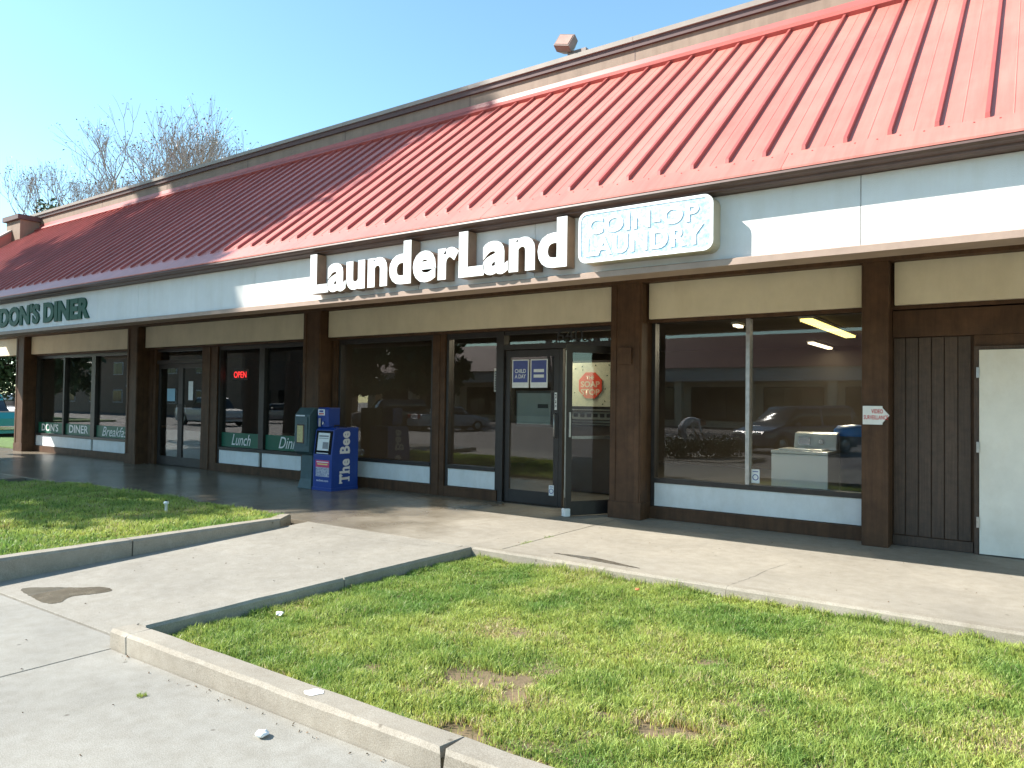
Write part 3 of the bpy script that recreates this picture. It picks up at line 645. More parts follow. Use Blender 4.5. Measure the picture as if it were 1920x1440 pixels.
# posters and stickers on the laundry door and windows
BLUEP = mat("poster_blue", (.07, .09, .28), .5, .1, 30)
for a, lab, wds in ((-6.52, "blue notice reading CHILD A DAY taped on the laundry door glass", ("CHILD", "A DAY")), (-6.19, "blue notice with white lettering nearer the door handle of the laundry", ())):
    t = thing("door_poster", lab, "poster", (a+.15, 9.25, 1.75))
    box("sheet", PAPER, t, a, a+.30, 9.246, 9.249, 1.72, 2.14); box("print", BLUEP, t, a+.018, a+.282, 9.2435, 9.2455, 1.80, 2.125)
    if wds:
        flat_text("lettering", wds[0], PAPER, t, a+.05, a+.25, 1.94, 2.0, 9.2425, .02); flat_text("lettering", wds[1], PAPER, t, a+.05, a+.25, 1.86, 1.92, 9.2425, .02)
    else:
        for z in (1.95, 1.87): box("print_line", PAPER, t, a+.06, a+.24, 9.2415, 9.243, z, z+.045)
GREYB = mat("grey_notice_board", (.20, .23, .22), .45, .08, 4)
nb = thing("notice_board", "grey notice board behind the closed laundry door glass", "board", (-6.2, 9.3, 1.1))
box("panel", GREYB, nb, -6.45, -5.86, 9.29, 9.31, 1.18, 1.64); box("frame", BRONZE, nb, -6.49, -5.82, 9.3105, 9.325, 1.14, 1.68); box("note", INKBLACK, nb, -6.08, -5.90, 9.285, 9.2895, 1.42, 1.48)
def sticker(x, z, w_, h, y, lab):
    t = thing("window_sticker", lab, "sticker", (x, y, z)); box("sheet", PAPER, t, x, x+w_, y, y+.002, z, z+h)
    MB().lathe([(.028, 0), (.038, 0), (.038, .001), (.028, .001)], (x+w_/2, y-.0015, z+h*.42), 16, 'y').build("ring_print", BLUEP, t); box("print_line", BLUEP, t, x+.015, x+w_-.015, y-.0012, y-.0003, z+h*.8, z+h*.86)
sticker(-5.83, .16, .085, .15, 9.225, "small white sticker low on the closed laundry door"); sticker(-2.915, .55, .10, .17, 9.272, "small white sticker in the corner of the laundry window")
vs_ = thing("strip_sign", "narrow upright white sign inside the glass left of the laundry door", "sign", (-6.85, 9.3, 1.7)); box("sheet", PAPER, vs_, -6.90, -6.82, 9.298, 9.303, 1.66, 2.02)
for i in range(8): box("print_mark", INKBLACK, vs_, -6.885, -6.84, 9.2955, 9.2975, 1.69+i*.038, 1.71+i*.038)
for x, z0, z1, lab in ((-5.83, 1.22, 1.72, "pull sticker strip"),):
    pass
pu = thing("pull_label", "small upright pale label reading PULL on the laundry door edge", "label", (-5.73, 9.23, 1.4)); box("sheet", PAPER, pu, -5.755, -5.715, 9.231, 9.234, 1.40, 1.65)
PM = T((-5.735, 0, 1.525)) @ Matrix.Rotation(R(90), 4, 'Y') @ T((5.735, 0, -1.525)); flat_text("lettering", "PULL", INKBLACK, pu, -5.84, -5.63, 1.512, 1.538, 9.2295, .02, M=PM)
nt_ = thing("paper_notice", "long white paper notices hung inside the gap of the laundry doors", "notice", (-5.6, 9.36, 1.2)); box("sheet", PAPER, nt_, -5.82, -5.77, 9.36, 9.363, 1.18, 2.0); box("sheet", PAPER, nt_, -5.66, -5.57, 9.40, 9.403, 1.22, 1.85)
dp = thing("paper_notice", "small pale papers stuck on the diner door glass", "notice", (-15, 9.24, 1.5))
box("sheet", PAPER, dp, -15.10, -14.93, 9.243, 9.246, 1.45, 1.86); box("sheet", mat("pale_blue_paper", (.3, .5, .62), .7), dp, -15.93, -15.62, 9.243, 9.246, 1.42, 1.70)

# ================================================================== NEWS RACKS
NG = mat("rack_grey_green", (.045, .085, .095), .5, .15, 8); NB = mat("rack_blue", (.008, .042, .24), .4, .08, 6); NW = mat("rack_glass_dark", (.015, .015, .018), .1)
SILV = mat("lettering_silver", (.62, .63, .66), .5); YEL = mat("aged_paper", (.50, .42, .20), .7, .2, 30)
g = thing("news_rack", "grey green plastic news rack on a flared pedestal beside the blue rack", "news rack", (-10.17, 8.5, 0))
MB().prism([(8.30, .62), (8.31, 1.24), (8.42, 1.36), (8.74, 1.36), (8.74, .60), (8.40, .56)], -10.37, -9.99).build("cabinet", NG, g, .012)
MB().add([(-10.34,8.36,0),(-9.99,8.36,0),(-9.99,8.74,0),(-10.34,8.74,0),(-10.31,8.40,.16),(-10.03,8.40,.16),(-10.03,8.70,.16),(-10.31,8.70,.16),(-10.31,8.42,.585),(-10.03,8.42,.585),(-10.03,8.70,.6),(-10.31,8.70,.6)],
         [(0,3,2,1),(8,9,10,11)]+[(a,b,b+4,a+4) for a,b in ((0,1),(1,2),(2,3))]+[(3,0,4,7)]+[(a,b,b+4,a+4) for a,b in ((4,5),(5,6),(6,7))]+[(7,4,8,11)]).build("pedestal", NG, g, .008)
dn = MB().box(-10.33, -10.03, 8.292, 8.302, .72, 1.20).build("door", NG, g, .004); box("window_pane", NW, dn, -10.29, -10.10, 8.288, 8.291, .76, 1.08); box("paper", YEL, dn, -10.275, -10.13, 8.284, 8.2875, .78, 1.06)
box("label_strip", SILV, g, -10.33, -10.10, 8.296, 8.299, 1.215, 1.237)
b_ = thing("news_rack", "bright blue metal news rack with white lettering on its side", "news rack", (-9.7, 8.64, 0))
bx0, bx1, by0, by1 = -9.93, -9.475, 8.35, 8.93
MB().prism([(by0, .03), (by0, .58), (by0+.05, 1.0), (by0+.10, 1.04), (by1, 1.04), (by1, .03)], bx0, bx1).build("cabinet", NB, b_, .010)
box("plinth", NB, b_, bx0-.012, bx1+.008, by0-.012, by1, 0, .05, .004)
tw = MB().prism([(by0+.06, 1.041), (by0+.05, 1.33), (by0+.08, 1.37), (by0+.30, 1.37), (by0+.30, 1.041)], bx0+.02, bx0+.30).build("coin_tower", NB, b_, .012)
box("label_plate", PAPER, tw, bx0+.05, bx0+.21, by0+.044, by0+.049, 1.24, 1.34); box("label_print", BLUEP, tw, bx0+.08, bx0+.18, by0+.041, by0+.0435, 1.29, 1.325); box("label_print", REDINK, tw, bx0+.07, bx0+.19, by0+.041, by0+.0435, 1.255, 1.275)
MB().box(bx0+.075, bx0+.125, by0+.03, by0+.05, 1.05, 1.19).build("coin_slot", ALU, tw, .004); MB().tube([(bx0+.2, by0+.05, 1.13), (bx0+.2, by0+.02, 1.13), (bx0+.2, by0+.02, 1.09)], .010).build("coin_return", CHROME, tw)
MB().tube([(bx1-.10, by0+.14, 1.04), (bx1-.10, by0+.13, 1.075), (bx1-.02, by0+.30, 1.075), (bx1-.02, by0+.32, 1.04)], .011).build("handle", BRONZE, b_)
SH = Matrix(((1,0,0,0),(0,1,.119,by0-.58*.119),(0,0,1,0),(0,0,0,1)))       # sloping upper front
MB().box(bx0+.03, bx1-.03, -.006, .004, .60, .985).xf(SH).build("window_pane", NW, b_)
nw_ = MB().box(bx0+.09, bx1-.09, -.012, -.0065, .66, .95).xf(SH).build("newspaper", PAPER, b_)
MB().box(bx0+.11, bx1-.11, -.0145, -.0125, .885, .91).box(bx0+.11, bx1-.11, -.0145, -.0125, .855, .865).box(bx0+.22, bx1-.10, -.0145, -.0125, .69, .80).xf(SH).build("print", mat("newsprint_grey", (.25, .25, .26), .7, .3, 80), nw_)
box("print_line", SILV, b_, bx0+.09, bx1-.08, by0-.012, by0-.0085, .608, .624)
card = box("poster_card", mat("card_print", (.62, .60, .62), .6, vscale=45, col2=(.10, .12, .25)), b_, bx0+.075, bx1-.055, by0-.006, by0-.0005, .23, .50)
box("print_band", mat("card_pink", (.62, .06, .16), .6, .1, 30), card, bx0+.075, bx1-.055, by0-.009, by0-.0065, .385, .50); box("print_line", mat("card_yellow", (.8, .6, .2), .6), card, bx0+.12, bx1-.09, by0-.0115, by0-.0095, .425, .445); box("print_line", PAPER, card, bx0+.10, bx1-.07, by0-.0115, by0-.0095, .462, .478)
flat_text("lettering", "sacbee.com", SILV, b_, bx0+.09, bx1-.075, .15, .185, by0-.003, .02)
# side lettering, reading upward on the right-hand face, with slab serifs
def side_text(body, y0, y1, z0, z1):
    bm = text_bm(body, 0, .035, 0, 1.06); xs = [v.co.x for v in bm.verts]; ys = [v.co.y for v in bm.verts]
    ax, bx2, ay, by2 = min(xs), max(xs), min(ys), max(ys)
    SX = lambda x: z0+(x-ax)/(bx2-ax)*(z1-z0); SY = lambda y: y1-(y-ay)/(by2-ay)*(y1-y0)
    for v in bm.verts: v.co = Vector((bx1+.0025, SY(v.co.y), SX(v.co.x)))
    me = bpy.data.meshes.new("lettering"); bm.to_mesh(me); bm.free(); me.materials.append(SILV)
    o = bpy.data.objects.new("lettering", me); COL.objects.link(o); par(o, b_)
side_text("The Bee", by0+.17, by0+.39, .12, .98)
for (za, zb, ya, yb) in ((.115, .135, by0+.165, by0+.235), (.235, .255, by0+.165, by0+.235), (.145, .225, by0+.365, by0+.392), (.268, .335, by0+.372, by0+.392), (.345, .40, by0+.372, by0+.392), (.635, .66, by0+.372, by0+.392), (.635, .66, by0+.168, by0+.19)):
    box("serif", SILV, b_, bx1+.0012, bx1+.0028, ya, yb, za, zb)

# ================================================================== INSIDE THE LAUNDRY
ENAM = mat("white_enamel", (.82, .82, .77), .25, .03, 4)
def washer(x, y, lab, grp=None):
    t = thing("washing_machine", lab, "washer", (x+.34, y+.33, 0))
    MB().box(x, x+.68, y, y+.66, .02, .90).build("cabinet", ENAM, t, .012); MB().box(x-.004, x+.684, y-.008, y+.665, .905, .945).build("top_panel", ENAM, t, .01)
    MB().box(x+.08, x+.60, y+.03, y+.42, .947, .965).build("lid", ENAM, t, .006)
    MB().prism([(y+.44, .947), (y+.50, 1.15), (y+.64, 1.17), (y+.66, .947)], x+.16, x+.68).build("control_panel", ENAM, t, .012)
    MB().lathe([(0, -.03), (.03, -.03), (.034, 0)], (x+.5, y+.47, 1.05), 16, 'y').build("knob", CHROME, t); MB().box(x+.22, x+.36, y+.452, y+.47, 1.0, 1.1).build("coin_slide", CHROME, t)
washer(-2.80, 9.70, "white top loading washer standing right behind the laundry window"); 
tb = thing("waste_bin", "grey waste bin with a blue lid beside the washer", "bin", (-2.0, 10.6, 0))
MB().lathe([(0, 0), (.2, 0), (.235, 1.1), (.24, 1.12)], (-1.98, 10.55, .004), 24).build("bin_body", mat("bin_grey", (.09, .11, .13), .5), tb, smooth=True); MB().lathe([(.25, 1.12), (.25, 1.20), (.2, 1.25), (0, 1.27)], (-1.98, 10.55, .004), 24).build("lid", mat("bin_blue", (.02, .16, .5), .4), tb, smooth=True)
def area(t, x, y, sx, sy, P):
    a = bpy.data.lights.new("tube_light", 'AREA'); a.shape = 'RECTANGLE'; a.size = sx; a.size_y = sy; a.energy = P; a.color = (1, .9, .66)
    o = bpy.data.objects.new("tube_light", a); COL.objects.link(o); o.location = (x, y, 2.775); par(o, t)
TUBE = mat("lamp_tube_yellow", (.9, .8, .3), .5, emit=(1, .80, .22), estr=1.5); TUBE2 = mat("lamp_tube_warm", (.9, .85, .7), .5, emit=(1, .86, .6), estr=2.0)
for (x0, y0, x1, y1, mm_, lab) in ((-2.99, 11.7, -2.78, 15.0, TUBE, "long yellow fluorescent fixture on the laundry ceiling above the washer"), (-3.92, 16.0, -3.78, 17.8, TUBE2, "short warm fluorescent fixture deeper on the laundry ceiling"), (-4.12, 12.0, -4.0, 12.35, TUBE2, "small bright ceiling lamp near the laundry window mullion"), (-6.9, 10.2, -6.75, 11.2, TUBE2, "unseen fluorescent fixture added on the laundry ceiling to brighten the vending machine")):  # last fixture is an unseen extra, added to light up the vending machine front
    t = thing("ceiling_lamp", lab, "lamp", ((x0+x1)/2, (y0+y1)/2, 2.8)); box("housing", PAPER, t, x0, x1, y0, y1, 2.82, 2.859); area(t, (x0+x1)/2, (y0+y1)/2, x1-x0, y1-y0, 90 if mm_ is TUBE else 22 if y0 < 11 else 6); box("tube", mm_, t, x0+.02, x1-.02, y0+.04, (y0+y1)/2-.03, 2.785, 2.819); box("tube", mm_, t, x0+.02, x1-.02, (y0+y1)/2+.03, y1-.04, 2.785, 2.819)
# soap vending machine seen through the open door
vm = thing("vending_machine", "soap vending machine with cream speckled front and red octagon sign", "vending machine", (-6.1, 11.2, 0))
SPK = mat("speckled_cream", (.66, .62, .46), .5, vscale=18, col2=(.50, .50, .40))
MB().box(-6.66, -5.42, 11.0, 11.7, .02, 1.12).build("cabinet", mat("vending_brown", (.07, .05, .04), .5, .1, 5), vm, .01); box("upper_case", BRONZE, vm, -6.66, -5.42, 11.005, 11.7, 1.125, 2.22)
up = box("front_panel", SPK, vm, -6.63, -5.45, 10.985, 11.002, 1.45, 2.18); low = box("dispenser", mat("dispenser_grey", (.25, .26, .23), .4), vm, -6.63, -5.45, 10.98, 11.003, 1.14, 1.40)
for z in (1.16, 1.21, 1.36): box("rail", INKBLACK, low, -6.62, -5.46, 10.955, 10.979, z, z+.025)
for i in range(9): box("slot", INKBLACK, low, -6.58+i*.125, -6.50+i*.125, 10.974, 10.979, 1.27, 1.33)
for i in range(46):
    a_, z_ = random.uniform(-6.6, -5.5), random.uniform(1.48, 2.14)
    if abs(a_+6.14) < .25 and abs(z_-1.8) < .26: continue
    an = random.uniform(0, 3.1); MB().add([(a_-.02*math.cos(an), 10.982, z_-.02*math.sin(an)), (a_+.012*math.sin(an), 10.982, z_-.012*math.cos(an)), (a_+.02*math.cos(an), 10.982, z_+.02*math.sin(an)), (a_-.012*math.sin(an), 10.982, z_+.012*math.cos(an))], [(0,1,2,3)]).build("printed_mark", mat("mark_green", (.05, .09, .05), .6), up)
oc = MB().prism([(-6.14+.235*math.cos(R(22.5+45*k)), 1.80+.235*math.sin(R(22.5+45*k))) for k in range(8)], 10.965, 10.98, 'y').build("octagon", mat("octagon_red", (.72, .06, .025), .45), vm)
SOAPW = mat("octagon_lettering", (.72, .50, .36), .5)
flat_text("lettering", "THE", SOAPW, oc, -6.22, -6.06, 1.90, 1.96, 10.963, .02); flat_text("lettering", "SOAP", SOAPW, oc, -6.32, -5.96, 1.77, 1.87, 10.963, .03); flat_text("lettering", "STOP", SOAPW, oc, -6.32, -5.96, 1.64, 1.74, 10.963, .03)
# diner tables
TW = mat("table_top_wood", (.20, .11, .06), .4, .2, 8)
for i, (x, y) in enumerate(((-21, 10.6), (-18.9, 10.6), (-13.2, 10.6), (-11.9, 10.7))):
    lb = ("strip by the end column", "Breakfast strip", "Lunch strip", "Dinner strip")[i]
    t = thing("diner_table", "square wooden table inside the diner behind the green " + lb, "table", (x, y, 0), "tables behind the diner windows")
    MB().box(x-.4, x+.4, y-.4, y+.4, .72, .755).build("top", TW, t, .006); MB().lathe([(.26, 0), (.24, .03), (.035, .05), (.035, .72)], (x, y, .004), 16).build("pedestal", BRONZE, t)

# ================================================================== LITTER AND SPRINKLER
def crumple(name, lab, cat, c, r, m):
    bm = bmesh.new(); bmesh.ops.create_icosphere(bm, subdivisions=2, radius=r)
    for v in bm.verts: v.co *= random.uniform(.65, 1.2); v.co.z *= .55
    mz = min(v.co.z for v in bm.verts)
    for v in bm.verts: v.co = Vector((v.co.x+c[0], v.co.y+c[1], v.co.z-mz+c[2]))
    me = bpy.data.meshes.new(name); bm.to_mesh(me); bm.free(); me.materials.append(m); o = bpy.data.objects.new(name, me); COL.objects.link(o); return tag(o, lab, cat)
crumple("crumpled_wrapper", "crumpled white wrapper lying on the lower concrete near the kerb", "litter", (-3.06, 2.30, -.123), .032, PAPER)
crumple("crumpled_wrapper", "pale scrap of paper in the lawn by the walkway edge", "litter", (-4.55, 3.55, -.08), .03, PAPER)
crumple("crumpled_wrapper", "tiny orange scrap in the lawn near the pavement kerb", "litter", (-2.75, 5.75, -.05), .018, mat("orange_scrap", (.7, .2, .08), .6))
cr = crumple("bird_dropping", "flat white splash on the top of the near kerb", "stain", (-3.05, 2.60, .001), .05, PAPER); cr.scale.z = .08
sp = thing("sprinkler_head", "small white sprinkler head standing in the shaded lawn", "sprinkler", (-9.04, 5.27, .03)); MB().lathe([(.0, .16), (.03, .155), (.034, .13), (.018, .12), (.018, 0)], (-9.04, 5.27, .03), 14).build("riser", PAPER, sp, smooth=True); MB().lathe([(0, .176), (.012, .174), (.014, .16)], (-9.04, 5.27, .03), 10).build("nozzle", BRONZE, sp)

# dry leaf bits blown over the paving
lx = np.concatenate([RNG.uniform(-7.2, -5, 22), RNG.uniform(-6.5, -.5, 26), RNG.uniform(-7, 1, 40), RNG.uniform(-4.7, -2, 30)])
ly = np.concatenate([RNG.uniform(2.7, 6, 22), RNG.uniform(1.2, 2.45, 26), RNG.uniform(6.3, 8.9, 40), RNG.uniform(2.42, 2.50, 30)])
vs, fs = [], []
for x, y in zip(lx, ly):
    on_walk = -7.3 < x < -4.93 and 2.66 < y < 6.12
    z = WZ(y) if on_walk else 0 if y > 6.13 else -.124; a = random.uniform(0, 6.28); L = random.uniform(.003, .011); W_ = L*random.uniform(.2, .6); c_, s_ = math.cos(a), math.sin(a); o = len(vs)
    vs += [(x-c_*L, y-s_*L, z+.002), (x+s_*W_, y-c_*W_, z+.004), (x+c_*L, y+s_*L, z+.008), (x-s_*W_, y+c_*W_, z+.005), (x, y, z+.011)]
    fs += [(o, o+1, o+4), (o+1, o+2, o+4), (o+2, o+3, o+4), (o+3, o, o+4)]
tag(MB().add(vs, fs).build("leaf_litter", mat("dry_leaf", (.17, .105, .055), .8, .3, 40), None), "tiny dry brown leaf bits scattered over the concrete", "leaf litter", kind="stuff")
weeds("joint_weeds", "tuft of weeds in the inner corner of the near kerb", -4.78, 2.70, -4.45, 2.72, -.1, 260, .08)
weeds("joint_weeds", "small tuft of weeds on the lower concrete before the kerb", -4.02, 2.21, -3.97, 2.22, -.124, 60, .02)
weeds("joint_weeds", "uneven grass fringe along the pavement kerb", -4.7, 6.10, 3.8, 6.11, -.11, 9000, .085)
# ================================================================== TREES
BARK = mat("bark", (.16, .115, .085), .9, .3, 14, bump=.5, bscale=30); PALEBARK = mat("pale_bark", (.40, .33, .29), .9, .2, 14)
def leafmat(name, c1, c2):
    m = bpy.data.materials.new(name); m.use_nodes = True; n = m.node_tree.nodes; l = m.node_tree.links; p = n["Principled BSDF"]
    a = n.new("ShaderNodeAttribute"); a.attribute_name = "Col"; l.new(a.outputs["Color"], p.inputs["Base Color"]); p.inputs["Roughness"].default_value = .6
    m["c"] = (*c1, *c2); return m
def leaves(name, pts, size, m, parent, c1, c2, n_each=1):
    n = len(pts); P = np.array(pts); d = RNG.normal(size=(n, 3)); d /= np.linalg.norm(d, axis=1)[:, None]; e = np.cross(d, RNG.normal(size=(n, 3))); e /= np.linalg.norm(e, axis=1)[:, None]
    s = size*RNG.uniform(.6, 1.4, n)[:, None]; V = np.stack([P-d*s, P+e*s*.5, P+d*s, P-e*s*.5], 1)
    me = bpy.data.meshes.new(name); me.vertices.add(4*n); me.vertices.foreach_set("co", V.reshape(-1)); me.loops.add(4*n); me.loops.foreach_set("vertex_index", np.arange(4*n, dtype=np.int32))
    me.polygons.add(n); me.polygons.foreach_set("loop_start", (np.arange(n)*4).astype(np.int32)); me.polygons.foreach_set("loop_total", np.full(n, 4, np.int32)); me.update(calc_edges=True)
    t = RNG.random(n)[:, None]; c = np.array(c1)*(1-t)+np.array(c2)*t; C4 = np.ones((n, 4, 4)); C4[:, :, :3] = c[:, None]
    at = me.color_attributes.new("Col", 'FLOAT_COLOR', 'POINT'); at.data.foreach_set("color", C4.reshape(-1)); me.materials.append(m)
    o = bpy.data.objects.new(name, me); COL.objects.link(o); par(o, parent); return o
LEAF = leafmat("tree_leaf", (0,0,0), (0,0,0))
def evergreen(x, y, h, rad, zb, label, n=16000, size=.22, group=None, z0=-.2, cone=.75, ncl=4):
    t = thing("evergreen_tree", label, "tree", (x, y, z0), group); mb = MB(); mb.tube([(x, y, z0), (x+.1, y, zb), (x, y+.1, h*.6), (x, y, h*.96)], [rad*.085, rad*.065, rad*.04, .03], 10)
    cl = []
    nb = int(34+rad*14)
    for i in range(nb):
        f = (i+.5)/nb; z = zb+(h-zb)*f**.9; rr_ = rad*(1-f*cone)*random.uniform(.55, 1.12) * (.72+.28*min(1, f*5)); a = i*2.4+random.uniform(-.5, .5)
        e = Vector((x+rr_*math.cos(a), y+rr_*math.sin(a), z+rr_*.12)); s = Vector((x, y, z-.35*rr_*.4))
        mb.tube([s, (s+e)/2+Vector((0, 0, .1)), e], [.05+.012*rr_, .04, .012], 5)
        for _ in range(ncl): k = random.uniform(.35, 1); cl.append((s.lerp(e, k)+Vector((random.uniform(-.4, .4), random.uniform(-.4, .4), random.uniform(-.2, .4))), random.uniform(.45, .95)*(.5+.12*rad)))
    mb.build("trunk", BARK, t); pts = []
    per = n//len(cl)
    for c, r in cl:
        q = RNG.normal(size=(per, 3)); q /= np.linalg.norm(q, axis=1)[:, None]; pts.append(np.array(c)+q*(RNG.random(per)**.45)[:, None]*np.array([r, r, r*.62]))
    leaves("crown", np.concatenate(pts), size, LEAF, t, (.035, .06, .018), (.075, .11, .03)); return t
evergreen(-23.9, -.6, 18.0, 5.8, 5.2, "tall dense evergreen beside the diner lawn that shades the roof", 22000, .2, cone=.72, ncl=2)
evergreen(-28.6, -2.0, 26, 5.0, 6.5, "taller evergreen further along the lot shading the far roof end", 32000, .24, cone=.5)
evergreen(-40.5, 14.0, 7.2, 3.0, 1.2, "dark evergreen beyond the far end of the shops", 24000, .12, z0=-.2)
evergreen(-37.5, 22, 7.5, 3.5, 1.0, "broad dark evergreen behind the parked white car", 9000, .3)
evergreen(-40, 17.6, 10.6, 3.0, 2, "evergreen with its top rising above the roof end", 30000, .10)

def bare_tree(x, y, h, label, spread, seed, lean=0, wide=3.4, LV=6):
    rs = random.Random(seed); t = thing("bare_tree", label, "tree", (x, y, -.2), "bare trees behind the shops"); mb = MB(); tips = []
    def grow(p, d, L, r, lv):
        n = 3; pts = [p]; q = p; dd = d.copy()
        for i in range(n):
            dd = (dd + Vector((rs.uniform(-.22, .22), rs.uniform(-.22, .22), rs.uniform(-.02, .16)))).normalized(); q = q+dd*L/n; pts.append(q)
        mb.tube(pts, [r*(1-.42*i/n) for i in range(n+1)], 6 if lv < 2 else 4 if lv < 4 else 3)
        if lv >= LV: tips.append(q); return
        for k in range(rs.choice((3, 3, 4)) if lv else 4):
            ax = Vector((rs.uniform(-1, 1), rs.uniform(-1, 1), rs.uniform(-.15, .75))).normalized(); nd = (dd*.72+ax*spread).normalized()
            st = pts[-1] if k < 2 else pts[-2].lerp(pts[-1], rs.random())
            grow(st, nd, L*rs.uniform(.62, .82), max(.011, r*.58), lv+1)
        tips.append(q)
    grow(Vector((x, y, -.2)), Vector((lean, 0, 1)).normalized(), h*.36, h*.021, 0)
    k = (h+.2)/(max(v[2] for v in mb.v)+.2); zt_ = max(v[2] for v in mb.v)+.2
    hi = [c for c in tips if c.z > zt_*.6]; ox_ = sum(c.x-x for c in hi)/len(hi); oy_ = sum(c.y-y for c in hi)/len(hi)
    rds = sorted(abs(c.x-x-ox_) for c in hi); kw = wide/rds[int(len(rds)*.93)]
    F_ = lambda v: Vector((x+(v[0]-x-ox_*(v[2]+.2)/zt_*1.2)*kw, y+(v[1]-y-oy_*(v[2]+.2)/zt_*1.2)*kw, -.2+(v[2]+.2)*k))
    mb.v = [tuple(F_(v)) for v in mb.v]; tips = [F_(c) for c in tips]
    mb.build("trunk", PALEBARK, t)
    pts = []
    for c in tips:
        for _ in range(rs.choice((0, 1, 1, 2))): pts.append((c.x+rs.uniform(-.25, .25), c.y+rs.uniform(-.25, .25), c.z+rs.uniform(-.25, .2)))
    leaves("crown", pts, .055, LEAF, t, (.16, .10, .07), (.24, .17, .10)); return t
bare_tree(-38.6, 21, 16.0, "tall bare tree with wide open branches behind the shops", .62, 3)
bare_tree(-33.9, 21, 16.6, "tall bare tree with dense fine twigs behind the shops", .62, 8, wide=3.8)
bare_tree(-46.6, 21, 16.0, "smaller bare tree standing apart beyond the roof end", .6, 21, wide=2.6)

